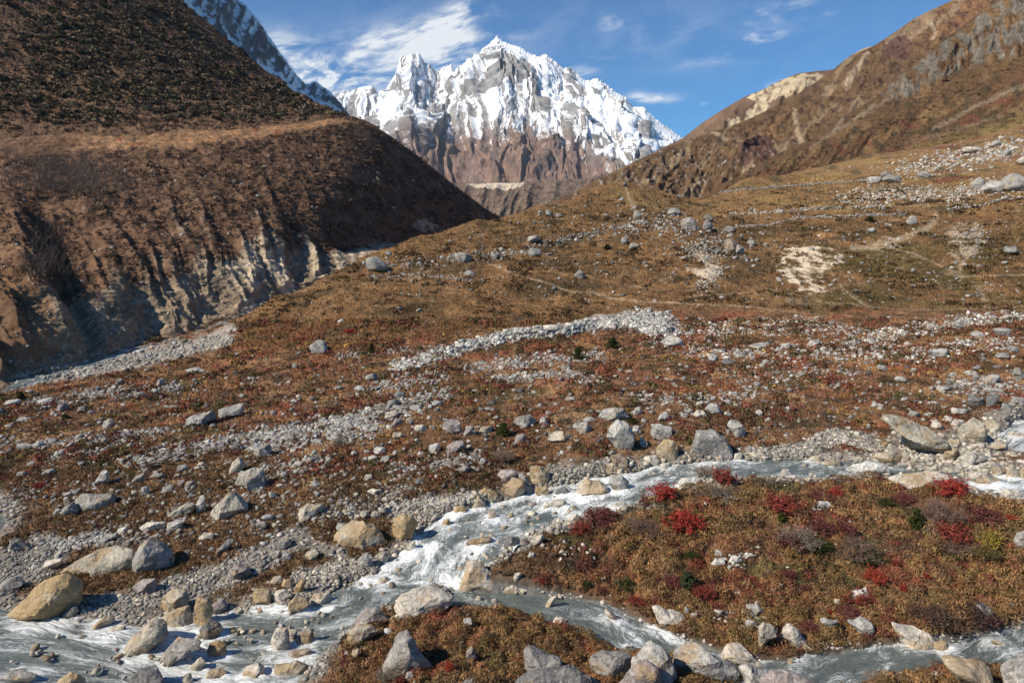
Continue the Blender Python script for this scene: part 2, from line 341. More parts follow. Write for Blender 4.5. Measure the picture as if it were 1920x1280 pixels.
c = lerp3(c, grv * (1 + .6 * (PY < 730)[..., None]), np.clip(gm, 0, 1) * .95)
c = lerp3(c, A3(.36, .33, .29) * (1 + .5 * n3[..., None]), SCREE * .65)
c = lerp3(c, A3(.075, .060, .045), (1 - sst(1.0, 1.22, RSIDE)) * .9)
c = np.where((RIM < 1.0)[..., None], A3(.13, .125, .115), c)
# worn paths and bare earth on the hill
soil = A3(.40, .29, .185)
PATHS = [([(925,497),(960,512),(1000,525),(1040,535),(1075,548),(1110,548),(1140,558),(1200,565),(1240,567),(1300,570),(1380,573),(1450,580),(1560,595)],2.6,.9),
 ([(925,497),(900,487),(860,478)],2,.5),([(1172,352),(1180,372),(1190,388)],4,.9),([(1757,403),(1745,425),(1710,440),(1665,458),(1600,466)],9,.75),([(1757,403),(1700,408),(1640,418)],2.5,.6),([(1552,502),(1580,540),(1612,566),(1645,588)],2.4,.9),
 ([(1660,462),(1720,478),(1780,506),(1802,520),(1920,514)],2.6,.8),([(1830,420),(1838,450),(1800,500),(1800,525)],7,.55),([(1840,545),(1850,575),(1890,590)],7,.5),([(1500,560),(1580,535),(1640,528)],2,.6),
 ([(1455,525),(1480,520),(1540,510)],2.5,.7),([(1240,545),(1150,530),(1080,515)],1.6,.45),([(980,572),(1060,575),(1120,582)],1.6,.4),([(640,545),(720,525),(800,522)],2,.4),([(1280,545),(1380,535),(1460,545)],1.7,.5),
 ([(1690,520),(1760,540),(1850,535)],1.8,.5),([(1300,555),(1400,548),(1520,565),(1700,582),(1920,575)],2,.55)]
pm = np.zeros(Z.shape)
for pl, hw, s in PATHS:
    d = pl_dist(PX + 5 * n2, PY + 3 * n1, pl) + 2.5 * n3; pm = np.maximum(pm, s * .85 * np.clip(.9 + 1.1 * n2, .45, 1) * (1 - sst(hw * .2, hw * (1.0 if hw > 5 else .8), d)))
trk = 1 - sst(.0, .035, np.abs(fbm(X_ * .06, Y_ * .16, 3, 110)))                       # cattle terracettes
pm = np.maximum(pm, trk * .45 * sst(-.1, .3, n4) * hill * sst(430, 470, PY))
SCAR = [([(1462,480),(1490,466),(1560,462),(1578,478),(1560,500),(1545,520),(1530,545),(1510,560),(1490,552),(1500,535),(1470,520),(1458,500)],1.0),([(1325,492),(1350,488),(1355,510),(1335,540),(1300,548),(1310,525)],.8),([(1630,450),(1720,440),(1700,470),(1640,475)],.3),([(1790,420),(1850,430),(1830,480),(1800,500),(1780,460)],.4),([(1285,470),(1320,470),(1350,500),(1300,510)],.45)]
scm = np.zeros(Z.shape)
for pl, s in SCAR: scm = np.maximum(scm, s * in_poly(PX + 34 * n2 + 16 * n3 + 20 * n5, PY + 18 * n1 + 9 * n3 + 8 * n2, pl) * sst(-.06, .16, fbm(X_ * .35, Y_ * .18, 4, 112) + .35 * n3 + .07))
c = lerp3(c, soil, np.clip(pm, 0, 1) * hill)
c = lerp3(c, A3(.56, .45, .32), np.clip(scm, 0, 1) * hill)
lum = (c * A3(.3, .55, .15)).sum(-1, keepdims=True); c = c * .94 + lum * A3(1.06, 1.0, .9) * .06
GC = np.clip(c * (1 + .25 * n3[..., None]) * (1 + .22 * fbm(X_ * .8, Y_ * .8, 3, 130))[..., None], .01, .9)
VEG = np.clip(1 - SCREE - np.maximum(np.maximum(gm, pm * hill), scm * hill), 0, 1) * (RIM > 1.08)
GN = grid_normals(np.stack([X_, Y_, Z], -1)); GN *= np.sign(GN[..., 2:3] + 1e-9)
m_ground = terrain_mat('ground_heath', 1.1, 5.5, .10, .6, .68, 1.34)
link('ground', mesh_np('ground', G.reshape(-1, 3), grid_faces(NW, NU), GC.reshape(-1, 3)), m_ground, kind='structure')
# deep base far below so nothing is open at the edges
# ================================================================== WATER
m_water, n = new_mat('glacial_water')
fv = n.attr('flow', 'Vector'); fo = n.attr('foam', 'Fac')
wv = n.n('ShaderNodeTexNoise'); wv.inputs['Scale'].default_value = .55; wv.inputs['Detail'].default_value = 3; n.put(wv.inputs['Vector'], fv)
vm = n.n('ShaderNodeVectorMath', operation='MULTIPLY_ADD'); n.put(vm.inputs[0], wv.outputs['Color']); vm.inputs[1].default_value = (2.4, 2.4, 0); n.put(vm.inputs[2], fv); fw = vm.outputs[0]
a1 = n.noise(1.0, 6, .62, n.vmul(fw, (.42, .85, 1)), 1.2); a2 = n.noise(1.0, 5, .66, n.vmul(fw, (1.7, 3.2, 1)), 1.6); a3 = n.noise(1.0, 4, .65, n.vmul(fw, (6, 8, 1)), 1.0)
rd = n.math('SUBTRACT', 1.0, n.math('MULTIPLY', n.math('ABSOLUTE', n.math('SUBTRACT', a2, .5)), 7.0))
mixn = n.math('ADD', n.math('MULTIPLY', a1, .62), n.math('ADD', n.math('MULTIPLY', rd, .13), n.math('MULTIPLY', a3, .34)))
ff = n.rng(n.math('ADD', mixn, n.math('MULTIPLY', fo, .36)), .72, .98)
wc = n.mix(ff, n.mix(a1, (.080, .096, .090), (.150, .170, .158)), (.78, .79, .78))
hh = n.math('ADD', n.math('MULTIPLY', a2, .6), n.math('MULTIPLY', a3, .4))
wb = n.out(wc, n.math('ADD', .14, n.math('MULTIPLY', ff, .5)), n.bump(hh, .8, .22), .4)
def water(name, key, ext, nacross):
    P0, P1, fo, t = STREAMS[key]; nn = int(len(t) * 5)
    tt = np.linspace(t[0], t[-1], nn); I = lambda v: np.interp(tt, t, v)
    a = np.stack([I(P0[:,k]) for k in range(3)], -1); b = np.stack([I(P1[:,k]) for k in range(3)], -1); f = I(fo)
    q = np.linspace(-ext, 1 + ext, nacross)
    P = a[:,None] * (1 - q)[None,:,None] + b[:,None] * q[None,:,None]
    wid = np.linalg.norm(b - a, axis=1)
    S = tt[:,None] + 0 * q[None]; Tq = wid[:,None] * q[None]
    near_ = np.zeros(S.shape)
    for bx_, by_, br_ in ROCKS_IN_WATER:
        if bx_ < P[..., 0].min() - 2 or bx_ > P[..., 0].max() + 2 or by_ < P[..., 1].min() - 2 or by_ > P[..., 1].max() + 2: continue
        dd = np.hypot(P[..., 0] - bx_, P[..., 1] - by_); near_ = np.maximum(near_, np.exp(-(np.maximum(dd - br_, 0) / .45) ** 2) * np.clip(.25 + f[:, None], 0, 1))
    fm = np.clip(f[:,None] * .92 + .45 * near_ + .42 * fbm(S * .35, Tq * .6, 3, 120) , 0, 1.1)
    P[..., 2] += (.05 + .20 * fm) * fbm(S * .8, Tq * 1.0, 5, 124, .6) + .06 * fm + .10 * near_
    fl = np.stack([S, Tq, 0 * S], -1)
    return link(name, mesh_np(name, P.reshape(-1, 3), grid_faces(nn, nacross), None, True, {'flow': fl.reshape(-1, 3), 'foam': fm.ravel()}), m_water, kind='structure')
# ================================================================== HILLSIDES AND MOUNTAINS
def loft(knots, lines, rows, ncol, back=(1.25, .35)):
    """lines: list of (y[], Y[]) over px knots, from foot to crest -> world grid (rows, ncol, 3), row parameter per line"""
    px = np.linspace(knots[0], knots[-1], ncol); L = []
    for y, Y in lines: L.append(at(px, np.interp(px, knots, y), np.interp(px, knots, Y)))
    z = L[-1].copy(); z[:, 0] *= back[0]; z[:, 1] *= back[0]; z[:, 2] -= back[1] * (L[-1][:, 1] * (back[0] - 1)) + 2
    L.append(z); rows = list(rows) + [10]
    out, par = [], []
    for i, r in enumerate(rows):
        for k in range(r): f = k / r; out.append(L[i] * (1 - f) + L[i + 1] * f); par.append(i + f)
    out.append(L[-1]); par.append(len(rows))
    return np.array(out), np.array(par)[:, None] + 0 * px[None], px
def smooth_rows(P, w):
    k = np.hanning(w + 2)[1:-1]; k /= k.sum(); Q = np.pad(P, ((w // 2, w // 2), (0, 0), (0, 0)), 'edge')
    return sum(k[i] * Q[i:i + len(P)] for i in range(w))
def densek(pairs): a = np.array(sorted(pairs), float); return a[:, 0], a[:, 1]
# ---------------------------------------------------------------- left hillside (the long dark slope with terrace and eroded bank)
KB = [-420,-100,0,100,200,300,400,437,487,537,588,640,684,707,774,841,895,932,965]
def kb(xs, ys): return np.interp(KB, xs, ys)
kx = [-400,-100,0,100,200,300,400,500,600,660,700,780,860,930,960]
foot = (kb(kx,[760,730,715,692,668,640,612,565,520,495,480,455,438,424,422]), kb(kx,[70,76,82,90,98,110,122,138,158,175,190,230,290,380,420]))
low = (foot[0] + 40, foot[1] - 6)
ctop = (kb(kx,[640,600,570,560,530,515,490,455,460,470,462,445,430,420,418]), kb(kx,[82,90,96,104,114,128,140,156,178,195,208,245,302,388,428]))
midl = (kb(kx,[450,430,425,425,410,395,375,355,340,335,340,360,391,416,414]), kb(kx,[120,130,135,140,148,158,170,186,208,222,238,272,320,392,430]))
EDG = [(-420,300),(-100,290),(0,287),(100,281),(200,278),(300,275),(400,266),(487,256),(537,248),(588,241),(640,229),(684,226.5),(707,239.5),(774,286.5),(841,340.5),(895,380.5),(932,412),(965,413)]
CRS = [(-420,-650),(-100,-450),(0,-330),(100,-220),(200,-130),(300,-32),(400,51),(437,84),(487,124),(537,161),(588,191),(640,215),(684,225),(707,238),(774,285),(841,339),(895,379),(932,410),(965,411)]
ey = np.interp(KB, *zip(*EDG)); cy = np.interp(KB, *zip(*CRS))
edge = (ey, kb(kx,[170,175,180,185,190,198,210,226,250,268,282,300,335,396,434]))
bck = (np.interp(KB,[-420,0,150,300,450,560,640,684],[270,256,254,247,240,233,222,225.7]), kb(kx,[200,205,208,212,216,225,238,254,274,290,300,312,342,400,438]))
bck = (np.where(np.array(KB) > 684, (ey + cy) / 2, bck[0]), bck[1])
crest = (cy, kb(kx,[620,600,580,560,540,520,500,470,420,380,352,340,352,404,442]))
PB, tB, pxB = loft(KB, [low, foot, ctop, midl, edge, bck, crest], [14, 120, 130, 130, 46, 270], 1000)
PB = smooth_rows(PB, 7)
def smooth_cols(P, w): return np.swapaxes(smooth_rows(np.swapaxes(P, 0, 1), w), 0, 1)
_k = (1 - sst(5.3, 5.95, tB))[..., None]; PB = smooth_cols(PB, 91) * _k + PB * (1 - _k)
bx, by = pix(PB); N = grid_normals(PB); N *= np.sign(N[..., 2:3] + 1e-9)
sil = np.clip(sst(700, 620, bx), .12, 1)                                               # keep the skyline as traced
low_m = sst(1.0, 1.15, tB) * (1 - sst(2.0, 4.2, tB))                                   # bank below the terrace
wv = 22 * fbm(bx / 90, by / 120, 3, 200)
gul = ridged((bx - .38 * (by - 450) + wv) / 52, by / 420, 3, 204) 
cliff = sst(1.02, 1.25, tB) * (1 - sst(1.85, 2.5, tB)) * sst(150, 330, bx)
upg = ridged((bx - .55 * (by - 300) + wv) / 75, by / 500, 3, 208)
D = (1.5 + 2.3 * sst(-.3, .4, fbm(bx / 70, by / 90, 3, 206))) * (gul - .45) * cliff * np.clip(sst(660, 560, bx), .1, 1) + 1.9 * (upg - .45) * low_m * sil * (1 - cliff * .6)
D += 1.6 * fbm(PB[..., 0] * .05, PB[..., 1] * .05 + PB[..., 2] * .05, 4, 212) * sst(1.0, 1.3, tB) * sil
D += 5 * fbm(PB[..., 0] * .014, (PB[..., 1] + PB[..., 2]) * .014, 4, 216) * sst(5.05, 5.4, tB) * (1 - sst(5.75, 6, tB)) * sil
D += .8 * fbm(PB[..., 0] * .4, (PB[..., 1] + PB[..., 2]) * .4, 3, 218) * sil
# the near spur at the left edge with the shaded gully right of it
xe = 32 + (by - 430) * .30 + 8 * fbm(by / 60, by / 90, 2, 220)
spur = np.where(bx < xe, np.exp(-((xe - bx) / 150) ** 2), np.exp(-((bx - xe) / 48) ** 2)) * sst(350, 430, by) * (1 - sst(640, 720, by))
gly = np.exp(-((bx - xe - 75) / 60) ** 2) * sst(330, 420, by) * (1 - sst(560, 660, by))
D += 3.2 * spur - 2.0 * gly
PB += N * D[..., None]
NB = grid_normals(PB); NB *= np.sign(NB[..., 2:3] + 1e-9)
bn = fbm(bx / 26, by / 20, 4, 230); bn2 = fbm(bx / 9, by / 7, 3, 234); bn3 = fbm((bx - .6 * by) / 40, (by + .6 * bx) / 130, 4, 236)
c = np.zeros(bx.shape + (3,)) + A3(.140, .080, .050)
c = lerp3(c, A3(.060, .036, .025), sst(-.05, .28, bn + .4 * bn2) * .8)                  # dark shrub
upm = sst(4.9, 5.05, tB)
c = lerp3(c, A3(.105, .066, .044), upm * .6)
c = lerp3(c, A3(.16, .095, .050), upm * sst(.05, .3, bn3) * .5 * (bx < 330))
ter = sst(3.9, 4.02, tB) * (1 - sst(4.75, 5.12, tB + .25 * bn)) * sst(90, 190, bx) * np.clip(sst(690, 600, bx), .0, 1)
c = lerp3(c, lerp3(np.zeros(bx.shape + (3,)) + A3(.27, .155, .082), A3(.21, .088, .045), sst(.15, .35, bn)), ter * np.clip(.8 + 1.2 * bn, .25, 1))
# pale eroded gravel of the undercut bank
ero = (1 - sst(1.72, 2.12, tB + .5 * fbm(bx / 40, by / 60, 4, 240))) * sst(20, 110, bx)
ero = np.maximum(ero, .7 * (1 - sst(1.0, 1.3, tB)))
pal = sst(.34, .58, gul) * sst(330, 440, bx) * (1 - sst(2.05, 2.3, tB + .3 * bn))
c = lerp3(c, A3(.26, .195, .132) * (1 + .4 * bn2[..., None]), np.clip(ero, 0, 1) * .9)
c = lerp3(c, A3(.46, .360, .250) * (1 + .25 * bn2[..., None]), np.clip(ero, 0, 1) * pal)
streak = sst(.62, .8, upg) * low_m * sst(250, 320, bx) * sst(640, 560, bx) * sst(.0, .3, fbm(bx / 50, by / 70, 3, 244))
c = lerp3(c, A3(.30, .23, .16), streak * .6)
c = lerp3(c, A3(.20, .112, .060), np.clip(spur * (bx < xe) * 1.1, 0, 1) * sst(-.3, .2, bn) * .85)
c = lerp3(c, A3(.55, .46, .36), ((np.hypot((bx - 797) / 28, (by - 424) / 16) + .5 * bn2) < .8) * .8)
flank = sst(640, 760, bx) * low_m
c = lerp3(c, A3(.13, .072, .042), flank * .5)
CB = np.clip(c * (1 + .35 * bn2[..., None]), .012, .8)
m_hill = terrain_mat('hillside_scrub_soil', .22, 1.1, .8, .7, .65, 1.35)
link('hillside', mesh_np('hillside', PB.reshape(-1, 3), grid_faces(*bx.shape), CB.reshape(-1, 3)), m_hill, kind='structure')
# ---------------------------------------------------------------- right hillside with the grey cliffs
GT = ([1150,1230,1290,1390,1500,1600,1700,1800,1920,2300],[350,362,384,338,322,302,287,267,237,130]); GTY = ([1150,1290,1390,1500,1600,1700,1800,1920,2300],[275,285,300,325,345,352,352,345,350])
C1c = [(1230,405),(1300,379),(1400,322),(1450,292),(1512,265),(1545,242),(1582,218),(1633,188),(1683,148),(1727,111),(1750,87),(1784,64),(1804,50),(1831,27),(1861,0),(1900,-34),(2000,-120),(2250,-300)]
KC = np.array([p[0] for p in C1c], float); cyc = np.array([p[1] for p in C1c], float)
fy = np.interp(KC, *GT) + 28; fY = np.interp(KC, *GTY) + 6
my = np.minimum(np.interp(KC, [1230,1300,1400,1500,1600,1700,1800,1900,2000,2250], [420,385,330,292,255,218,172,120,65,-40]), fy - 4); my = np.maximum(my, cyc + 3)
cY = np.interp(KC, [1230,1400,1550,1700,1860,2250],[345,400,470,540,600,640])
PC, tC, pxC = loft(KC, [(fy, fY), (my, (fY + cY) / 2 - 10), (cyc, cY)], [230, 260], 620)
qx, qy = pix(PC); N = grid_normals(PC); N *= np.sign(N[..., 2:3] + 1e-9)
CLF = [(1650,178),(1700,128),(1750,95),(1800,62),(1870,5),(1940,-50),(2100,-160),(2100,20),(1980,60),(1930,95),(1860,118),(1800,128),(1745,160),(1700,188)]
qn = fbm(qx / 22, qy / 26, 4, 300); qn2 = fbm(qx / 7, qy / 7, 3, 304)
cl = in_poly(qx + 10 * qn, qy + 12 * qn, CLF).astype(float)
for _ in range(4): cl = (cl + np.roll(cl, 2, 0) + np.roll(cl, -2, 0) + np.roll(cl, 2, 1) + np.roll(cl, -2, 1)) / 5
top = 1 - sst(1.7, 1.95, tC)
D = 7 * (ridged((qx + .35 * qy) / 34 + .5 * qn, qy / 60, 5, 310) - .4) * cl * np.clip(top, .15, 1)
D += 5 * fbm((qx + .75 * qy) / 55, (qy - .4 * qx) / 260, 4, 314) * sst(.1, .5, tC) * np.clip(top, .1, 1) + .8 * fbm(qx / 6, qy / 5, 3, 316) * top * sst(0, .1, tC)
PC += N * D[..., None]
c = np.zeros(qx.shape + (3,)) + A3(.125, .072, .038)
c = lerp3(c, A3(.19, .115, .055), sst(.0, .3, fbm((qx + 1.2 * qy) / 40, (qy - .5 * qx) / 120, 4, 320)))
c = lerp3(c, A3(.062, .046, .026), sst(.08, .3, qn + .3 * qn2) * .8)
c = lerp3(c, A3(.15, .055, .035), sst(.12, .32, fbm(qx / 50, qy / 22, 4, 324)) * .6 * (1 - sst(.8, 1.1, tC)))
c = lerp3(c, A3(.21, .155, .062), (1 - sst(.05, .42, tC + .2 * qn)) * .85)
for pl, w, s in [([(1925,155),(1860,185),(1800,215),(1750,245)],5,.8),([(1700,165),(1620,215),(1560,250),(1520,275)],5,.6),([(1640,195),(1600,225)],4,.7),([(1580,222),(1565,245)],5,.8),([(1880,215),(1780,250),(1700,270)],4,.4)]:
    c = lerp3(c, A3(.33, .26, .18), s * .55 * (1 - sst(w * .2, w * 1.3, pl_dist(qx, qy, pl) + 5 * qn2)))
rk = A3(.168, .144, .116) * (1 + .7 * fbm(qx / 8, qy / 60, 4, 328)[..., None]) ; 
c = lerp3(c, rk, np.clip(cl * 1.1, 0, 1) * sst(-.2, .12, qn + .4 * fbm(qx / 9, qy / 30, 3, 330)))
link('hillside', mesh_np('hillside_right', PC.reshape(-1, 3), grid_faces(*qx.shape), np.clip(c * .84 * (1 + .35 * qn2[..., None]), .012, .8).reshape(-1, 3)), m_hill, kind='structure')
PCL = PC; NCL = None
# ---------------------------------------------------------------- second right ridge
C2c = [(1020,385),(1060,366),(1100,346),(1150,321),(1200,298),(1250,278),(1280,266),(1337,247),(1380,233),(1414,219),(1468,192),(1515,165),(1562,131),(1582,114),(1599,102),(1636,88),(1650,79),(1683,57),(1710,38),(1743,20),(1784,2),(1900,-62),(2150,-190)]
K2 = np.array([p[0] for p in C2c], float); y2 = np.array([p[1] for p in C2c], float); Y2 = np.interp(K2, [1020,1150,1300,1500,1700,2150],[640,660,740,860,960,1050])
f2 = np.maximum(np.interp(K2,[1020,1300,1400,1500,1600,1800,2150],[420,420,370,310,250,120,-80]), y2 + 10)
P2, t2, _ = loft(K2, [(f2, Y2 * .70), ((f2 + y2) / 2 + 3, Y2 * .84), (y2, Y2)], [160, 190], 640)
rx, ry = pix(P2); N = grid_normals(P2); N *= np.sign(N[..., 2:3] + 1e-9); top = np.clip(1 - sst(1.75, 1.97, t2), .08, 1)
rn = fbm(rx / 22, ry / 18, 4, 340); rn2 = fbm(rx / 6, ry / 6, 3, 344)
D = 10 * (ridged((rx + .9 * ry) / 70, (ry - .5 * rx) / 260, 4, 350) - .45) * top * sst(0, .2, t2) + 5 * fbm(rx / 16, ry / 14, 4, 352) * top
kn = np.exp(-((rx - 1395) / 60) ** 2 - ((ry - 300) / 30) ** 2); D += 16 * kn
P2 += N * D[..., None]
c = np.zeros(rx.shape + (3,)) + A3(.14, .085, .046)
c = lerp3(c, A3(.225, .120, .060), sst(1600, 1760, rx) * sst(130, 40, ry) * .9)
c = lerp3(c, A3(.085, .050, .036), sst(.05, .28, rn + .3 * rn2) * .85)
c = lerp3(c, A3(.30, .22, .14), sst(.58, .72, ridged((rx + .9 * ry) / 90, (ry - .5 * rx) / 300, 3, 356)) * .55)
c = lerp3(c, A3(.105, .055, .045), (in_poly(rx + 8*rn, ry + 8*rn, [(1395,275),(1440,262),(1460,285),(1430,315),(1385,320)]) | in_poly(rx + 8*rn, ry + 8*rn, [(1660,85),(1700,65),(1715,95),(1690,118),(1650,100)])) * .85)
for pl, w, s in [([(1335,248),(1365,257),(1395,262)],3,.8),([(1365,264),(1400,260),(1450,254)],4,.7),([(1625,105),(1600,140),(1585,160)],6,.7),([(1740,40),(1755,60),(1750,72)],5,.7),([(1490,210),(1495,250),(1505,270)],5,.6),([(1460,225),(1445,245)],4,.6)]:
    c = lerp3(c, A3(.40, .30, .20) if w != 4 else A3(.27, .15, .07), s * (1 - sst(w * .4, w * 1.4, pl_dist(rx, ry, pl) + 4 * rn2)))
wht = sst(.33, .42, rn2 + .25 * rn) * sst(240, 300, ry)
c = lerp3(c, A3(.34, .32, .29), wht * .8)
link('hillside', mesh_np('hillside_back', P2.reshape(-1, 3), grid_faces(*rx.shape), np.clip(c * .9 * (1 + .35 * rn2[..., None]), .012, .8).reshape(-1, 3)), terrain_mat('hillside_far', .08, .4, 2.0, .7, .7, 1.3), kind='structure')
# ---------------------------------------------------------------- bare tan ridge behind it and the small top beyond
C3c = [(1020,390),(1100,352),(1150,327),(1200,300),(1250,273),(1280,259),(1314,233),(1347,210),(1394,183),(1424,171),(1455,155),(1495,138),(1535,133),(1562,131),(1590,128),(1620,130),(1800,140)]
def simple_ridge(name, pts, Yc, Yf, fb, amp, wl, colf, seed, mat, nr=150, nc=420):
    K = np.array([p[0] for p in pts], float); y = np.array([p[1] for p in pts], float)
    P, t, _ = loft(K, [(y * 0 + fb, y * 0 + Yf), (y, y * 0 + Yc)], [nr], nc)
    x, yy = pix(P); N = grid_normals(P); N *= np.sign(N[..., 2:3] + 1e-9); top = np.clip(1 - sst(.8, .985, t), .05, 1)
    r = ridged((x + .4 * yy) / wl, (yy - .2 * x) / (wl * 3), 4, seed); P += N * (amp * (r - .45) * top)[..., None]
    link(name, mesh_np(name, P.reshape(-1, 3), grid_faces(*x.shape), np.clip(colf(x, yy, r, t), .01, .9).reshape(-1, 3)), mat, kind='structure')
def col3(x, y, r, t):
    n = fbm(x / 14, y / 14, 4, 370); c = np.zeros(x.shape + (3,)) + A3(.16, .10, .065)
    b = in_poly(x + 6 * n, y + 6 * n, [(1400,186),(1440,163),(1500,140),(1552,138),(1530,160),(1490,178),(1455,186),(1430,190)]) | in_poly(x + 6 * n, y + 6 * n, [(1360,236),(1400,205),(1430,185),(1445,195),(1415,215),(1385,235)])
    c = lerp3(c, A3(.45, .36, .235), b * sst(-.4, 0, n + .5 * (r - .3))); return c * (1 + .3 * n[..., None])
m_far = terrain_mat('far_slope', .02, .12, 6.0, .6, .75, 1.25)
simple_ridge('hillside', C3c, 1500, 1150, 400, 26, 45, col3, 360, m_far)
simple_ridge('hillside', [(1540,160),(1575,122),(1599,103),(1616,92),(1630,88),(1650,87),(1690,92),(1740,120)], 1900, 1500, 300, 20, 40, lambda x, y, r, t: np.zeros(x.shape + (3,)) + A3(.36, .28, .18) * (1 + .3 * fbm(x / 9, y / 9, 3, 380)[..., None]), 382, m_far, 60, 160)
# ---------------------------------------------------------------- moraine in the middle of the valley
def colM(x, y, r, t):
    n = fbm(x / 20, y / 8, 4, 390); n2 = fbm(x / 6, y / 3, 3, 392)
    c = np.zeros(x.shape + (3,)) + A3(.165, .115, .082); c = lerp3(c, A3(.09, .062, .047), sst(.0, .3, n)); c = lerp3(c, A3(.33, .28, .23), sst(.2, .4, n2) * .6)
    c = lerp3(c, A3(.58, .48, .36), in_poly(x, y + 3 * n2, [(872,345),(985,342),(978,350),(962,357),(905,357)]) * .95); return c
simple_ridge('moraine', [(760,330),(850,342),(880,344),(985,341),(1040,337),(1090,335),(1130,330),(1200,322)], 2200, 620, 470, 16, 60, colM, 394, m_far, 160, 360)
# ---------------------------------------------------------------- snow mountains
def snow_mat(name):
    m, n = new_mat(name); p = n.pos(); f1 = n.noise(.009, 9, .68, p); f2 = n.noise(.030, 8, .70, p)
    sn = n.attr('snow', 'Fac'); k = n.math('MULTIPLY', n.rng(f1, .3, .7, .66, 1.34), n.rng(f2, .3, .7, .85, 1.15))
    f3 = n.noise(.11, 4, .7, p); rock = n.mix(1.0, n.attr('Col'), n.gray(k), 'MULTIPLY')
    s = n.rng(n.math('ADD', sn, n.math('ADD', n.math('MULTIPLY', n.math('SUBTRACT', f1, .5), .30), n.math('MULTIPLY', n.math('ADD', n.math('SUBTRACT', f2, .5), n.math('MULTIPLY', n.math('SUBTRACT', f3, .5), .8)), 1.3))), .36, .74)
    n.out(n.mix(s, rock, (.84, .86, .89)), .8, n.bump(n.math('ADD', f1, n.math('MULTIPLY', f2, .4)), .5, 45), .15); return m
PEAK = [(480,300),(540,250),(600,200),(640,170),(660,170),(677,163),(697,161),(710,175),(718,183),(726,165),(744,134),(749,112),(753,105),(770,103),(786,100),(796,118),(806,120),(818,134),(831,126),(846,122),(853,134),(868,119),(892,112),(905,92),(922,79),(931,70),(936,74),(945,79),(962,86),(976,89),(993,101),(1009,106),(1023,102),(1043,118),(1056,129),(1066,126),(1083,139),(1097,151),(1120,147),(1140,161),(1157,175),(1174,183),(1187,201),(1208,201),(1228,222),(1248,237),(1280,259),(1340,290),(1420,325)]
KP = np.array([p[0] for p in PEAK], float); yp = np.array([p[1] for p in PEAK], float)
Yp = np.interp(KP, [480,720,760,850,935,1100,1280,1420], [7200,7000,6500,6600,6300,5900,5400,5000]); b = yp * 0 + 372
PD, tD, _ = loft(KP, [(b, Yp * .66), (b + (yp - b) * .30, Yp * .76), (b + (yp - b) * .64, Yp * .88), (yp, Yp)], [150, 170, 180], 1000, (1.1, .6))
x, y = pix(PD); N = grid_normals(PD); N *= -np.sign(N[..., 1:2] + 1e-9)
top = np.clip(1 - sst(2.40, 2.985, tD), .02, 1) * sst(0, .3, tD)
wx = x + 16 * fbm(x / 60, y / 60, 3, 400); wy = y + 16 * fbm(x / 60, y / 60, 3, 404)
def fan(cx, cy, k, kr, o, sd): a = np.arctan2(wx - cx, wy - cy); rr = np.hypot(wx - cx, wy - cy); return ridged(a * k + .25 * fbm(wx / 30, wy / 30, 3, sd + 7), rr / kr, o, sd, .55)
lt = sst(850, 800, wx)
r1 = fan(935, -60, 4.6, 190, 4, 410) * (1 - lt) + fan(770, -40, 4.2, 160, 4, 412) * lt; r2 = fan(935, -60, 12, 120, 4, 416) * (1 - lt) + fan(770, -40, 11, 100, 4, 418) * lt
def fst(cx, cy, k, kr, sd): return fbm(np.arctan2(wx - cx, wy - cy) * k + .8 * fbm(wx / 18, wy / 18, 3, sd + 5), np.hypot(wx - cx, wy - cy) / kr, 5, sd, .62)
stk = fst(935, -60, 34, 75, 520) * (1 - lt) + fst(770, -40, 30, 60, 526) * lt; r3 = fbm(wx / 9, wy / 11, 4, 420)
D = (125 * (r1 - .4) + 40 * (r2 - .4) + 9 * r3 + 9 * stk + 8 * (ridged((wx - .6 * wy) / 15, (wy + .6 * wx) / 30, 3, 426) - .4)) * top
RID = [([(933,74),(915,120),(880,185),(840,225),(790,270),(740,320),(720,360)],260,30),([(960,125),(985,170),(1010,205),(1075,235),(1130,275),(1175,320)],220,28),([(765,105),(770,150),(748,200),(730,270)],210,24),
       ([(1030,105),(1075,160),(1120,200),(1190,250),(1260,285)],170,26),([(846,125),(850,165),(838,215)],120,16),([(700,163),(705,200),(735,260)],130,18),([(905,200),(960,240),(985,300),(980,345)],170,34),([(1080,240),(1070,300),(1060,345)],130,26)]
for pl, a, w in RID: D += .5 * a * np.exp(-(pl_dist(x + 7 * r3, y + 7 * r3, pl) / w)) * np.clip(top, .05, 1) * sst(0, .5, tD)
PD += N * D[..., None]
PD[..., 2] += 16 * fbm(x / 5.0, x / 3.1 + y / 9, 3, 424) * sst(2.8, 3, tD) * (tD < 3.2)
ND = grid_normals(PD); ND *= -np.sign(ND[..., 1:2] + 1e-9)
stk0 = fst(935, -60, 30, 60, 540)
sl = np.interp(x, [560,660,740,800,860,930,1000,1060,1110,1160,1200,1300], [305,268,258,258,246,240,234,258,292,318,345,370])
sn = sst(72, -95, y - sl + 8 + 46 * fbm(wx / 40, wy / 40, 5, 430, .62) + 26 * stk0)
steep = sst(.62, .30, ND[..., 2])
rocky = np.clip(.95 * sst(.0, .22, fbm((wx + .5 * wy) / 22, (wy - .5 * wx) / 46, 5, 434, .62) + .22 * steep - .06) + .5 * steep * sst(-.15, .2, fbm(wx / 7, wy / 16, 4, 438, .6)), 0, 1)
chute = sst(.48, .2, r2) * sst(.5, .2, r1 * .5 + .15)
rkm = np.clip(sst(-.10, .30, stk + .45 * fbm(wx / 55, wy / 70, 3, 530) + .10 * sst(960, 780, x) + .03) * .95 + .35 * steep * sst(-.1, .3, r3), 0, 1) * sst(55, 150, y + .22 * np.abs(x - 935))
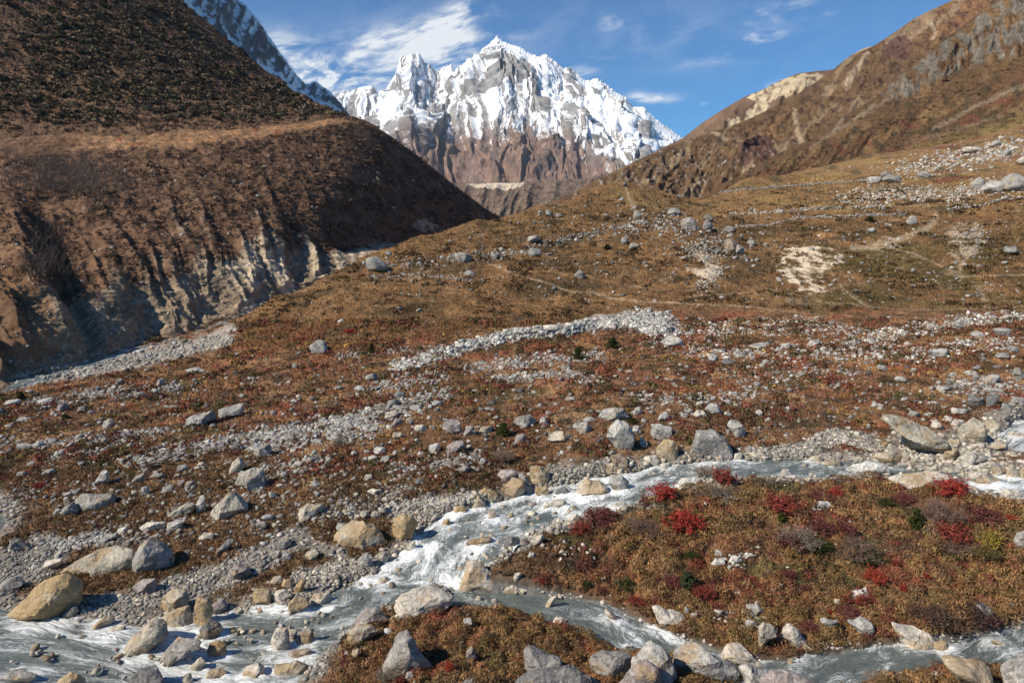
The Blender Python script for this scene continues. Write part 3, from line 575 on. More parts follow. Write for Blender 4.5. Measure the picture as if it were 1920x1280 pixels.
snow = np.clip(sn * (1.0 - .70 * rkm) + .45 * sst(.12, -.15, stk) * sst(85, -5, y - sl - 10) * sst(600, 700, x), 0, 1)
pyr = in_poly(x + 8 * r3, y + 8 * r3, [(950,128),(985,150),(1000,170),(960,175),(925,190),(890,215),(868,225),(900,180),(925,150)])
snow = np.where(pyr, snow * .3, snow)
snow = np.maximum(snow, .85 * np.exp(-(pl_dist(x + 4 * r3, y + 4 * r3, [(1065,195),(1110,225),(1160,260),(1205,285),(1240,292)]) / 11) ** 2))
c = np.zeros(x.shape + (3,)) + A3(.27, .255, .245)
c = lerp3(c, A3(.34, .30, .25), sst(.05, .3, fbm(x / 40, y / 40, 3, 444)) * sst(980, 1100, x) * .9)
brn = sst(-18, 40, y - sl + 22 * fbm(x / 25, y / 40, 4, 446))
c = lerp3(c, lerp3(np.zeros(x.shape + (3,)) + A3(.215, .130, .090), A3(.135, .092, .080), sst(-.05, .3, stk + .3 * fbm(wx / 30, wy / 30, 3, 448))), brn * .92)
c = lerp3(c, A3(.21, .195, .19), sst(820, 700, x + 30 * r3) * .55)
link('mountain', mesh_np('mountain', PD.reshape(-1, 3), grid_faces(*x.shape), np.clip(c, .01, .9).reshape(-1, 3), True, {'snow': snow.ravel()}), snow_mat('snow_and_rock'), kind='structure')
# the nearer snow mountain behind the left hillside
PK2 = [(120,-420),(300,-210),(380,-90),(420,-40),(440,-2),(457,7),(470,22),(484,37),(500,62),(514,81),(526,100),(537,114),(552,136),(564,148),(572,157),(578,158),(586,153),(594,153),(604,162),(615,168),(628,181),(640,195),(665,228),(720,290)]
KQ = np.array([p[0] for p in PK2], float); yq = np.array([p[1] for p in PK2], float); Yq = np.interp(KQ, [120,440,560,600,720],[2300,2300,2450,2600,2700])
PQ, tQ, _ = loft(KQ, [(yq + 210, Yq * .74), (yq, Yq)], [300], 520, (1.1, .6))
x, y = pix(PQ); N = grid_normals(PQ); N *= -np.sign(N[..., 1:2] + 1e-9); top = np.clip(1 - sst(.85, .985, tQ), .05, 1)
k1 = ridged((x - .62 * y) / 34, (y + .8 * x) / 140, 4, 460); k2 = ridged((x + .3 * y) / 22, (y - .2 * x) / 60, 4, 464); k3 = fbm(x / 6, y / 6, 3, 466)
PQ += N * ((24 * (k1 - .4) + 13 * (k2 - .4) + 4 * k3) * top)[..., None]
PQ[..., 2] += 4 * fbm(x / 4, x / 3 + y / 9, 3, 468) * sst(.9, 1, tQ)
sn = np.clip(.46 - .75 * (k2 - .32) - .35 * (k1 - .4) + .5 * fbm((x - .6 * y) / 12, (y + .8 * x) / 50, 4, 470), 0, 1)
sn = np.where(tQ > .97, sn + .3, sn)
sn = np.maximum(sn, .9 * np.exp(-(pl_dist(x + 3 * k3, y + 3 * k3, [(345,8),(362,22),(385,30)]) / 8) ** 2)); sn = np.maximum(sn, .8 * np.exp(-(pl_dist(x, y, [(480,118),(510,135),(545,160),(590,190),(640,212)]) / 6) ** 2))
c = np.zeros(x.shape + (3,)) + A3(.12, .118, .125); c = lerp3(c, A3(.22, .12, .07), (np.hypot((x - 392) / 14, (y - 38) / 22) + .4 * k3 < 1) * .9)
link('mountain', mesh_np('mountain_left', PQ.reshape(-1, 3), grid_faces(*x.shape), c.reshape(-1, 3), True, {'snow': sn.ravel()}), snow_mat('snow_on_dark_rock'), kind='structure')
# ================================================================== VEGETATION
def leaf_mat(name, objcol=False, trans=.25, rough=.8):
    m, n = new_mat(name)
    base = n.n('ShaderNodeObjectInfo').outputs['Color'] if objcol else n.attr('Col')
    r = n.n('ShaderNodeNewGeometry').outputs['Random Per Island']
    c = n.mix(1.0, base, n.gray(n.rng(n.math('FRACT', n.math('MULTIPLY', r, 7.3)), 0, 1, .55, 1.45)), 'MULTIPLY')
    if objcol: c = n.mix(n.rng(r, .60, .9), c, n.mix(.45, base, (.11, .062, .035)))
    d = n.n('ShaderNodeBsdfDiffuse'); n.put(d.inputs[0], c)
    if not objcol:
        ge = n.n('ShaderNodeNewGeometry'); va = n.n('ShaderNodeVectorMath', operation='MULTIPLY_ADD'); n.put(va.inputs[0], n.attr('gn', 'Vector')); va.inputs[1].default_value = (1.5, 1.5, 1.5); n.put(va.inputs[2], ge.outputs['Normal'])
        vn = n.n('ShaderNodeVectorMath', operation='NORMALIZE'); n.put(vn.inputs[0], va.outputs[0]); n.put(d.inputs['Normal'], vn.outputs[0])
    t = n.n('ShaderNodeBsdfTranslucent'); n.put(t.inputs[0], c)
    mx = n.n('ShaderNodeMixShader'); mx.inputs[0].default_value = trans; n.t.links.new(d.outputs[0], mx.inputs[1]); n.t.links.new(t.outputs[0], mx.inputs[2])
    o = n.n('ShaderNodeOutputMaterial'); n.t.links.new(mx.outputs[0], o.inputs[0]); return m
m_leaf = leaf_mat('leaves', True); m_turf = leaf_mat('heath_turf', False, .2); m_scrub = leaf_mat('scrub', False, .15)
m_twig, n = new_mat('twigs'); n.out(n.n('ShaderNodeObjectInfo').outputs['Color'], .9, None, .1)
def tube(V, Fc, pts, r0, r1, k=4):
    """tapered branch through points"""
    pts = np.array(pts); o = sum(len(v) for v in V); L_ = len(pts)
    d = np.gradient(pts, axis=0); d /= np.linalg.norm(d, axis=1)[:, None] + 1e-9
    a = np.cross(d, [.3, .9, .2]); a /= np.linalg.norm(a, axis=1)[:, None] + 1e-9; b = np.cross(d, a)
    th = np.arange(k) / k * 2 * np.pi; r = np.linspace(r0, r1, L_)
    V.append((pts[:, None] + r[:, None, None] * (np.cos(th)[None, :, None] * a[:, None] + np.sin(th)[None, :, None] * b[:, None])).reshape(-1, 3))
    i = o + np.arange(L_ * k).reshape(L_, k); j = np.roll(i, -1, 1)
    Fc.append(np.stack([i[:-1], j[:-1], j[1:], i[1:]], -1).reshape(-1, 4))
def leaves(P, size, r, el=1.7):
    """one small quad per point, turned at random"""
    m = len(P); a = r.normal(size=(m, 3)); a /= np.linalg.norm(a, axis=1)[:, None]; b = np.cross(a, r.normal(size=(m, 3))); b /= np.linalg.norm(b, axis=1)[:, None]
    s = size * r.uniform(.6, 1.4, m)[:, None]; a = a * s * el * .5; b = b * s * .5
    V = np.stack([P - a, P + b * .9, P + a, P - b * .9], 1).reshape(-1, 3); return V, np.arange(4 * m).reshape(m, 4)
def bush_meshes(kind, seed):
    """unit shrub (radius about 1, height about 1): stems mesh and foliage mesh"""
    r = np.random.default_rng(seed); V, Fc = [], []; tips = []
    ns = {'red': 34, 'bare': 70, 'yellow': 34, 'dark': 40}[kind]
    for _ in range(ns):
        a = r.uniform(0, 6.28); t = r.uniform(0, 1) ** .6; R = t * .95; H = (1 - .55 * t * t) * r.uniform(.65, 1.0)
        b0 = np.array([math.cos(a) * .18 * t, math.sin(a) * .18 * t, 0]); b2 = np.array([math.cos(a) * R, math.sin(a) * R, H]); b1 = (b0 + b2) / 2 + np.array([0, 0, .14]) + r.normal(0, .05, 3)
        tube(V, Fc, [b0, b1, b2], .016, .005, 3); tips.append((b1 + b2) / 2); tips.append(b2)
        for _ in range(4 if kind != 'bare' else 7):
            f = r.uniform(.3, .95); s = b0 * (1 - f) ** 2 + 2 * b1 * f * (1 - f) + b2 * f * f; e = s + r.normal(0, .15, 3) + np.array([math.cos(a) * .07, math.sin(a) * .07, .15])
            tube(V, Fc, [s, (s + e) / 2 + r.normal(0, .02, 3), e], .007, .003, 3); tips.append(e); tips.append((s + e) / 2)
    tips = np.array(tips); nl = {'red': 2000, 'bare': 240, 'yellow': 1700, 'dark': 2600}[kind]
    P = tips[r.integers(0, len(tips), nl)] + r.normal(0, .065, (nl, 3)); P[:, 2] = np.maximum(P[:, 2], .02)
    lv = leaves(P, .058 if kind != 'bare' else .05, r)
    return mesh_np('stems', np.concatenate(V), np.concatenate(Fc), None, False), mesh_np('foliage', *lv, None, False)
BUSH = {k: [bush_meshes(k, 40 + 7 * i + len(k)) for i in range(3)] for k in ('red', 'bare', 'yellow', 'dark')}
def conifer_meshes(seed, spread=.42):
    r = np.random.default_rng(seed); V, Fc = [], []; tube(V, Fc, [[0, 0, 0], [.03, .02, .5], [0, .01, .97]], .05, .012, 5); P = []; B, Bf = [], []
    for k in range(95):
        h = r.uniform(.08, .98); L_ = spread * (1.02 - h) ** .75 * r.uniform(.55, 1.15) + .03; a = r.uniform(0, 6.28); d = np.array([math.cos(a), math.sin(a), r.uniform(-.05, .5)])
        s = np.array([0, 0, h]); e = s + d * L_; tube(B, Bf, [s, (s + e) / 2 + [0, 0, .01], e], .010, .003, 3)
        f = r.uniform(.15, 1.05, 34)[:, None]; P.append(s + (e - s) * f + r.normal(0, .022 + .02 * L_, (34, 3)))
    lv = leaves(np.concatenate(P), .042, r, 2.3)
    return mesh_np('trunk', np.concatenate(V), np.concatenate(Fc), None, True), mesh_np('branches', np.concatenate(B), np.concatenate(Bf), None, False), mesh_np('foliage', *lv, None, False)
CONI = [conifer_meshes(3), conifer_meshes(8, .5), conifer_meshes(13, .36)]
LANDMARKS = []
def plant(kind, px, py, w, h, col, label, name, cat, group, stem=(.10, .075, .06), short=None, var=None):
    """(px, py) is the middle of the plant in the photograph, w and h its size there"""
    P, ok, _, _ = hit(px, py + h * .5); P = P[0]; Y = P[1]; wm = w * Y / F / CS * .54; hm = h * Y / F / CS * .78
    e = bpy.data.objects.new(name, None); COL.objects.link(e); e.empty_display_size = .2; e.location = (P[0], Y + wm * .35, P[2] - .06); e.rotation_euler[2] = rng.uniform(0, 6.28)
    e['label'] = label; e['category'] = cat; e['group'] = group
    e.scale = (wm, wm, hm) if kind != 'conifer' else (wm * 2.2, wm * 2.2, hm)
    if kind == 'conifer':
        t, b, f = CONI[rng.integers(3)]; o = link('trunk', t, m_twig, e); o.color = (*stem, 1); o = link('branches', b, m_twig, e); o.color = (*stem, 1)
    else:
        s, f = BUSH[kind][rng.integers(3)]; o = link('stems', s, m_twig, e); o.color = (*stem, 1)
    o = link('foliage', f, m_leaf, e); o.color = (*col, 1)
    if short: LANDMARKS.append((px, py, short, None))
RED = (.38, .055, .04); CRIM = (.27, .06, .045); DRED = (.18, .062, .055); BARE = (.19, .125, .095); GREY = (.24, .19, .145); GRN = (.050, .066, .022); YEL = (.33, .25, .05); DK = (.12, .08, .058); SALM = (.42, .07, .04)
RG, BG, CG = 'red leaved shrubs on the island', 'brown and bare shrubs', 'small evergreens'
def red(px, py, w, h, col, lab, short=None): plant('red', px, py, w, h, col, lab, 'red_shrub', 'shrub', RG, (.13, .05, .045), short)
def bare(px, py, w, h, col, lab, short=None): plant('bare', px, py, w, h, col, lab, 'bare_shrub', 'shrub', BG, tuple(np.array(col) * .95), short)
def dark(px, py, w, h, col, lab, short=None): plant('dark', px, py, w, h, col, lab, 'dwarf_shrub', 'shrub', BG, (.08, .06, .05), short)
def con(px, py, w, h, col, lab, short=None): plant('conifer', px, py, w, h, col, lab, 'conifer', 'conifer', CG, (.11, .085, .065), short)
red(1357,892,58,40,CRIM,'round crimson shrub on the top edge of the island by the stream','the round crimson shrub')
red(1246,922,72,36,RED,'bright scarlet shrub leaning over the stream at the island corner','the scarlet shrub at the corner')
red(1212,937,40,20,DRED,'low dull red shrub left of the scarlet shrub at the island corner')
red(1288,978,88,62,RED,'largest bright red shrub on the island with bare dark base','the largest bright red shrub')
red(1473,946,95,38,CRIM,'wide low crimson shrub in the heath behind the white stone','the wide crimson shrub')
red(1568,922,36,24,RED,'small scarlet shrub at the upper middle of the island')
red(1545,930,60,24,DRED,'dull red shrub left of the small scarlet shrub at the upper middle of the island')
red(1795,916,84,40,RED,'broad red shrub beside the broad tan slab at the right of the island','the broad red shrub')
red(1646,1078,52,36,SALM,'vivid scarlet shrub alone in the middle of the island heath','the vivid scarlet shrub')
red(1695,1100,18,22,RED,'small upright scarlet shrub right of the vivid scarlet shrub')
red(1737,1078,20,18,RED,'small scarlet shrub in the heath well right of the vivid scarlet shrub')
red(1680,1052,16,18,CRIM,'small crimson shrub above and right of the vivid scarlet shrub')
red(1899,968,20,16,SALM,'tiny orange red shrub at the right edge of the island')
red(1018,1088,16,16,RED,'tiny scarlet shrub at the left end of the island by the yellow saddle boulder')
red(1125,968,80,44,DRED,'dull red thicket at the left of the island above the stream','the dull red thicket')
red(1090,990,50,30,CRIM,'crimson fringe shrub at the stream edge left of the dull red thicket')
red(1322,1108,44,52,CRIM,'drooping crimson shrub right beside the creeping juniper','the drooping crimson shrub')
red(1262,1092,54,36,DRED,'dull red shrub left of the creeping juniper')
red(1195,1125,36,24,CRIM,'low crimson shrub at the lower left of the island')
red(1128,1105,26,20,DRED,'small wine red shrub at the lower left of the island')
red(1620,1118,80,36,CRIM,'pinkish red shrub growing over the white rock in the heath','the pinkish red shrub')
red(1595,1150,60,26,DRED,'wine red shrub over the boat shaped rock')
red(1556,1144,12,16,RED,'tiny upright scarlet shrub above the boat shaped rock')
red(1790,1000,80,50,CRIM,'red shrub below the broad red shrub at the right of the island')
red(1850,965,90,36,DRED,'long dull red shrub near the right edge of the island')
red(1542,985,60,40,DRED,'dark red twiggy shrub in front of the white stone on the island','the dark red twiggy shrub')
red(1590,990,50,36,DRED,'dark red shrub right of the dark red twiggy shrub')
red(1482,1012,70,40,DRED,'dull red shrub mixed with grey twigs left of the grey twiggy thicket')
red(1480,1072,28,30,DRED,'small brownish red shrub below the grey twiggy thicket')
red(1700,935,60,26,DRED,'faded red shrub at the upper right middle of the island')
red(842,1246,22,32,SALM,'thin orange red shrub in the shadow of the pyramid boulder')
red(712,1225,24,16,CRIM,'small crimson shrub left of the pyramid boulder')
red(745,1274,28,14,CRIM,'low crimson shrub in front of the pyramid boulder')
red(655,1240,40,18,DRED,'dull red shrub on the near bank by the broken tan ledge')
red(1107,1216,16,12,SALM,'tiny orange red shrub in the near heath above the sharp cornered slab')
red(1520,1175,50,20,DRED,'wine red shrub right of the tall cream block on the island')
red(655,620,26,12,RED,'small red shrub alone low on the left flank of the hill')
red(70,910,30,16,CRIM,'small crimson shrub at the far left of the plain')
red(950,725,30,10,DRED,'low dull red shrub among stones on the middle plain')
bare(1355,925,110,36,GREY,'grey leafless shrub behind the largest bright red shrub','the grey leafless shrub')
bare(1320,882,50,24,GREY,'pale bare twigs beside the long white rock at the stream')
bare(1205,985,90,50,BARE,'brown tangled bare shrub between the dull red thicket and largest red shrub')
bare(1505,1005,100,56,GREY,'grey twiggy thicket with green at its base on the island','the grey twiggy thicket')
bare(1618,1030,110,56,BARE,'wide brown bare shrub in the middle of the island','the wide brown bare shrub')
bare(1770,960,110,56,BARE,'large brown bare shrub under the broad red shrub')
bare(1800,1022,80,46,BARE,'brown twiggy shrub right of the lone conifer of the island')
bare(1745,985,50,30,GREY,'grey bare twigs right beside the lone conifer of the island')
bare(1440,900,60,18,GREY,'thin grey twigs along the stream at the top of the island')
bare(725,1262,56,30,GREY,'grey leafless twigs under the pyramid boulder')
bare(635,828,40,26,GREY,'grey bare shrub among the stones of the middle plain','the grey bare shrub on the plain')
bare(945,850,50,40,BARE,'brown bare shrub on the bank above the cascade')
bare(880,1240,10,8,GREY,'tiny bare twig tuft beside the narrow upright stone')
bare(1655,1278,80,20,GREY,'bare grey twigs at the bottom edge beside the side channel')
dark(1770,1160,100,44,DK,'dark brown shrub on the island above the heath backed boulder','the dark brown shrub')
dark(1840,1150,80,44,(.09,.055,.05),'dark purplish shrub left of the lichened rock')
dark(1665,940,40,22,GRN,'green dwarf shrub at the upper middle of the island')
dark(1540,1020,60,34,GRN,'green base shrub under the grey twiggy thicket')
dark(1640,1045,70,34,GRN,'dark green shrub below the wide brown bare shrub')
dark(1170,1095,50,26,GRN,'green dwarf shrub at the left of the island')
dark(1100,1095,26,22,GRN,'dark green dwarf shrub at the left end of the island')
dark(1800,1045,30,18,GRN,'small green shrub in the right of the island')
dark(1370,1260,70,36,(.07,.06,.035),'dark shrub growing over the massive speckled boulder at the bottom edge')
dark(1300,1040,40,18,GRN,'small green shrub in the middle left of the island')
dark(680,1210,34,16,GRN,'green dwarf shrub on the near bank by the lichened tan outcrop')
dark(940,1180,24,12,GRN,'small green shrub in the near heath below the broad cream slab')
plant('yellow',1865,1012,60,46,YEL,'yellow leaved shrub near the right edge of the island','yellow_shrub','shrub',BG,(.1,.08,.05),'the yellow shrub')
plant('yellow',1850,1035,70,40,(.16,.12,.05),'olive brown shrub just in front of the yellow shrub','dwarf_shrub','shrub',BG,(.1,.08,.05))
con(1720,968,40,56,(.055,.070,.022),'lone small conifer with a pale bare trunk on the island','the lone conifer of the island')
con(1292,1088,60,58,(.045,.065,.032),'creeping dark green juniper on the lower island beside crimson leaves','the creeping juniper')
con(1466,970,32,32,(.07,.085,.025),'small bright green juniper left of the dark red twiggy shrub')
con(1150,640,32,26,GRN,'green conifer on the white scree ridge, the right one of two','the right conifer on the ridge')
con(1084,660,26,30,GRN,'green conifer below the white scree ridge, the left one of two','the left conifer on the ridge')
con(697,650,14,26,GRN,'narrow dark conifer alone at the foot of the hill left of the scree ridge','the narrow conifer at the hill foot')
con(944,802,34,34,(.06,.075,.022),'bright green juniper beside the row of three boulders on the plain','the lone juniper')
con(38,740,20,24,(.045,.055,.02),'dark green conifer at the far left of the plain','the far left conifer')
con(120,780,22,12,GRN,'low green juniper below the far left stone band')
con(375,758,22,12,GRN,'low green juniper left of the pale boulder pair on the plain')
con(1632,410,24,14,GRN,'round dark green bush by the stone wall on the meadow','the green bush on the meadow')
con(1140,462,24,14,(.05,.05,.02),'dark green bush on the hill above the worn path')
con(1187,787,26,14,(.055,.06,.025),'low green juniper between the dome boulder and the great rugged boulder')
# ---------------------------------------------------------------- turf: countless short blades and twigs, coloured like the ground they grow on
def turf(name, n_, region, lpx, label, cat, dens=None, wmul=.34, sat=1.0):
    x0, y0, x1, y1 = region; px = rng.uniform(x0, x1, n_); py = y0 + (y1 - y0) * rng.random(n_)
    P, ok, rr, cc = hit(px, py); v = VEG[rr, cc]; ok &= rng.random(n_) < v ** 1.5
    if dens is not None: ok &= rng.random(n_) < dens(px, py, rr, cc)
    P, rr, cc = P[ok], rr[ok], cc[ok]; m = len(P); Y = P[:, 1]; L_ = lpx * Y / F * rng.uniform(.5, 1.35, m)
    L_ = np.minimum(L_, .34 + .0016 * Y)
    d = rng.normal(0, .55, (m, 3)); d[:, 2] = np.abs(d[:, 2]) * .6 + .55; d /= np.linalg.norm(d, axis=1)[:, None]
    s = np.cross(d, rng.normal(size=(m, 3))); s /= np.linalg.norm(s, axis=1)[:, None]; s *= (L_ * wmul * .5)[:, None]
    P = P.copy(); P[:, 0] += rng.normal(0, .02, m) * Y * .03; P[:, 2] -= L_ * .15
    V = np.stack([P - s, P + s, P + d * L_[:, None] + s * .3, P + d * L_[:, None] - s * .3], 1).reshape(-1, 3)
    k = GC[rr, cc] * rng.uniform(.9, 1.45, (m, 1)); k = k * rng.normal(1, .06, (m, 3))
    link(name, mesh_np(name, V, np.arange(4 * m).reshape(m, 4), np.repeat(np.clip(k, .01, .8), 4, 0), False, {'gn': np.repeat(GN[rr, cc], 4, 0)}), m_turf, kind='stuff', label=label, cat=cat); print(name, m)
turf('heath', 560000, (-350, 880, 2330, 1400), 6.2, 'matted brown and olive heath covering the island and near banks', 'heath')
turf('heath_plain', 310000, (-350, 600, 2330, 900), 5.0, 'rusty and ochre dwarf heath of the stony plain', 'heath')
turf('hill_grass', 225000, (350, 330, 2300, 640), 3.4, 'short tawny grass and turf on the hill and meadow', 'grass', None, .4)
# ---------------------------------------------------------------- dwarf shrub cushions of the plain, one mass
def cushions(name, n_, region, w0, w1, label, pal, thr, seed, leaf=26, mask=None, lf=(.16, .36), el=1.0, bright=1.05):
    x0, y0, x1, y1 = region; px = rng.uniform(x0, x1, n_); py = rng.uniform(y0, y1, n_)
    P, ok, rr, cc = hit(px, py); ok &= (VEG[rr, cc] > .6) & (fbm(P[:, 0] * .16, P[:, 1] * .16, 3, seed) + rng.normal(0, .1, n_) > thr)
    if mask is not None: ok &= mask(px, py, rr, cc)
    P = P[ok]; m = len(P); r = rng.uniform(w0, w1, m) * P[:, 1] / F * .5; r = np.minimum(r, .9)
    a = rng.uniform(0, 6.28, (m, leaf)); q = rng.random((m, leaf)) ** .5; z = np.sqrt(np.clip(1 - q * q, 0, 1)) * rng.uniform(.4, 1.0, (m, leaf))
    C = np.stack([P[:, 0, None] + np.cos(a) * q * r[:, None] * 1.25, P[:, 1, None] + np.sin(a) * q * r[:, None] * 1.1, P[:, 2, None] + z * r[:, None] * .75], -1).reshape(-1, 3)
    nn = m * leaf; d1 = rng.normal(size=(nn, 3)); d1 /= np.linalg.norm(d1, axis=1)[:, None]; d2 = np.cross(d1, rng.normal(size=(nn, 3))); d2 /= np.linalg.norm(d2, axis=1)[:, None]
    s = (np.repeat(r, leaf) * rng.uniform(*lf, nn))[:, None]; d1[:, 2] = np.abs(d1[:, 2]) + .3 * (el > 1)
    V = np.stack([C - d1 * s * el, C + d2 * s, C + d1 * s * el, C - d2 * s], 1).reshape(-1, 3)
    gnv = np.stack([(np.cos(a) * q).ravel(), (np.sin(a) * q).ravel(), (z + .25).ravel()], -1); gnv = np.repeat(gnv / np.linalg.norm(gnv, axis=1)[:, None], 4, 0)
    col = bright * np.array(pal)[rng.integers(0, len(pal), m)] * rng.uniform(.75, 1.25, (m, 1)); col = np.repeat(np.repeat(col, leaf, 0) * rng.uniform(.7, 1.3, (nn, 1)), 4, 0)
    link(name, mesh_np(name, V, np.arange(4 * nn).reshape(nn, 4), np.clip(col, .01, .8), False, {'gn': gnv}), m_scrub, kind='stuff', label=label, cat='dwarf shrubs'); print(name, m)
cushions('dwarf_scrub', 10500, (-300, 600, 2250, 900), 8, 22, 'low dark brown and rusty dwarf shrub cushions across the plain', [(.085,.055,.035),(.10,.06,.035),(.13,.045,.03),(.085,.072,.032),(.15,.06,.035)], .08, 540, 44, None, (.08, .2), 1.6, 1.4)
cushions('tawny_grass', 5000, (-100, 620, 2000, 860), 5, 12, 'scattered tufts of bright ochre grass on the plain', [(.36,.20,.06),(.42,.26,.06),(.30,.17,.06)], .14, 548, 16)
cushions('heath_cushions', 4900, (640, 890, 2330, 1360), 12, 34, 'rounded brown heath cushions on the island and near bank', [(.19,.105,.05),(.155,.098,.042),(.22,.13,.06),(.125,.08,.045),(.165,.105,.045)], -.12, 552, 170, lambda x, y, r, c: islef[r, c] > .5, (.035, .085), 2.6, 1.45)
cushions('hill_scrub', 12000, (380, 360, 2000, 610), 4, 15, 'small dark shrubs dotted over the hill', [(.07,.05,.028),(.08,.06,.03),(.10,.05,.03)], .12, 556, 14, lambda x, y, r, c: hill[r, c] > .6)
cushions('red_heath', 1500, (1000, 900, 2050, 1210), 12, 30, 'low wine red twiggy patches in the island heath', [(.20,.06,.045),(.16,.06,.045),(.24,.07,.045)], .13, 566, 120, lambda x, y, r, c: islef[r, c] > .5, (.035, .08), 2.4, 1.1)
cushions('bank_turf', 3600, (-100, 860, 1250, 1120), 8, 22, 'low brown turf clumps among the boulders of the far bank', [(.13,.08,.042),(.10,.06,.038),(.15,.09,.045),(.09,.07,.035)], -.02, 560, 60, lambda x, y, r, c: (islef[r, c] < .5) & (RIM[r, c] > 1.1), (.06, .14), 2.0, 1.3)
# ---------------------------------------------------------------- scrub on the slopes
def slope_scrub(name, Pg, xg, yg, n_, accept, w0, w1, pal, label, leaf=18, flat=.8):
    nr, nc = xg.shape; i = rng.integers(0, nr, n_); j = rng.integers(0, nc, n_)
    dy = np.abs(np.gradient(yg, axis=0)) * np.abs(np.gradient(xg, axis=1)); wgt = dy / np.percentile(dy, 98)
    ok = (rng.random(n_) < wgt[i, j]) & (xg[i, j] > -200) & (xg[i, j] < 2100) & (yg[i, j] > -120); i, j = i[ok], j[ok]; k = accept(xg[i, j], yg[i, j], i, j); i, j = i[k], j[k]
    P = Pg[i, j] + rng.normal(0, .4, (len(i), 3)) * np.array([1, 1, 0]); m = len(P); r = rng.uniform(w0, w1, m) ** 1.0 * P[:, 1] / F * .5
    a = rng.uniform(0, 6.28, (m, leaf)); q = rng.random((m, leaf)) ** .5; z = np.sqrt(np.clip(1 - q * q, 0, 1)) * rng.uniform(.3, 1.0, (m, leaf))
    C = np.stack([P[:, 0, None] + np.cos(a) * q * r[:, None] * 1.2, P[:, 1, None] + np.sin(a) * q * r[:, None], P[:, 2, None] + z * r[:, None] * flat], -1).reshape(-1, 3); nn = m * leaf
    d1 = rng.normal(size=(nn, 3)); d1 /= np.linalg.norm(d1, axis=1)[:, None]; d2 = np.cross(d1, rng.normal(size=(nn, 3))); d2 /= np.linalg.norm(d2, axis=1)[:, None]; s = (np.repeat(r, leaf) * rng.uniform(.2, .45, nn))[:, None]
    V = np.stack([C - d1 * s, C + d2 * s, C + d1 * s, C - d2 * s], 1).reshape(-1, 3)
    gnv = np.stack([(np.cos(a) * q).ravel(), (np.sin(a) * q).ravel(), (z + .25).ravel()], -1); gnv = np.repeat(gnv / np.linalg.norm(gnv, axis=1)[:, None], 4, 0)
    col = np.array(pal)[rng.integers(0, len(pal), m)] * rng.uniform(.7, 1.3, (m, 1)); col = np.repeat(np.repeat(col, leaf, 0) * rng.uniform(.75, 1.25, (nn, 1)), 4, 0)
    link(name, mesh_np(name, V, np.arange(4 * nn).reshape(nn, 4), np.clip(col, .01, .8), False, {'gn': gnv}), m_scrub, kind='stuff', label=label, cat='scrub'); print(name, m)
xB, yB = pix(PB)
GREENP = [((150, 40), (130, 90)), ((330, 90), (170, 70)), ((170, 130), (170, 50)), ((430, 180), (150, 50)), ((260, 190), (190, 45)), ((560, 205), (70, 22)), ((120, 200), (120, 40))]
def green_ok(x, y, i, j):
    g = sum(np.exp(-((x - cx) / rx) ** 2 - ((y - cy) / ry) ** 2) for (cx, cy), (rx, ry) in GREENP)
    return (tB[i, j] > 5.02) & (tB[i, j] < 5.97) & (g * .7 + 1.5 * fbm(x / 60, y / 26, 4, 570) + rng.normal(0, .08, len(x)) > .46)
slope_scrub('evergreen_scrub', PB, xB, yB, 120000, green_ok, 6, 17, [(.098,.086,.054),(.115,.096,.062),(.085,.072,.050),(.135,.10,.066),(.12,.082,.055)], 'dark green evergreen scrub in patches on the left hillside', 26)
slope_scrub('brown_scrub', PB, xB, yB, 260000, lambda x, y, i, j: (tB[i, j] > 1.9) & (tB[i, j] < 5.97) & ((tB[i, j] < 3.95) | (tB[i, j] > 4.95) | (x > 640)) & (fbm(x / 40, y / 22, 3, 574) + rng.normal(0, .15, len(x)) > np.where(tB[i, j] > 5, -.12, .02)), 3, 10, [(.15,.092,.066),(.175,.108,.074),(.125,.08,.06),(.19,.115,.07)], 'brown leafless scrub covering the left hillside', 14)
slope_scrub('slope_scrub', PC, qx, qy, 50000, lambda x, y, i, j: (tC[i, j] < 1.97) & (cl[i, j] < .4) & (fbm((x + y) / 34, y / 16, 3, 578) + rng.normal(0, .14, len(x)) > .08), 3, 9, [(.07,.052,.03),(.085,.065,.032),(.10,.055,.035),(.055,.048,.026)], 'dark scrub scattered on the right hillside', 12)
slope_scrub('ridge_scrub', P2, rx, ry, 40000, lambda x, y, i, j: (t2[i, j] < 1.97) & (fbm((x + y) / 30, y / 14, 3, 582) + rng.normal(0, .14, len(x)) > .10), 2.5, 7, [(.075,.052,.036),(.09,.06,.04),(.07,.058,.036)], 'scrub on the second right hand ridge', 10)
# loose pale stones on the steep banks
def slope_stones(name, Pg, xg, yg, n_, accept, s0, s1, label):
    nr, nc = xg.shape; i = rng.integers(0, nr, n_); j = rng.integers(0, nc, n_); dy = np.abs(np.gradient(yg, axis=0)) * np.abs(np.gradient(xg, axis=1)); wgt = dy / np.percentile(dy, 98)
    ok = (rng.random(n_) < wgt[i, j]) & accept(xg[i, j], yg[i, j], i, j); i, j = i[ok], j[ok]; S = s0 + (s1 - s0) * rng.random(len(i)) ** 4
    stone_mass(name, np.arange(len(i)), label, 'stones', Pg[i, j], S, rng.choice(list('lgtt'), len(i)), 1)
SLOPE_STONES = [('hillside_stones', PB, xB, yB, 60000, lambda x, y, i, j: (tB[i, j] > 1.0) & (tB[i, j] < 3.8) & (x > -60) & (fbm(x / 30, y / 30, 3, 590) > np.where(tB[i, j] < 1.9, -.25, .16)), 2.2, 9, 'pale stones lying on the eroded bank of the left hillside'),
 ('ridge_stones', P2, rx, ry, 5000, lambda x, y, i, j: (y > 255) & (x < 1480) & (fbm(x / 22, y / 16, 3, 594) > .0), 1.8, 5, 'pale stones scattered low on the second right hand ridge')]
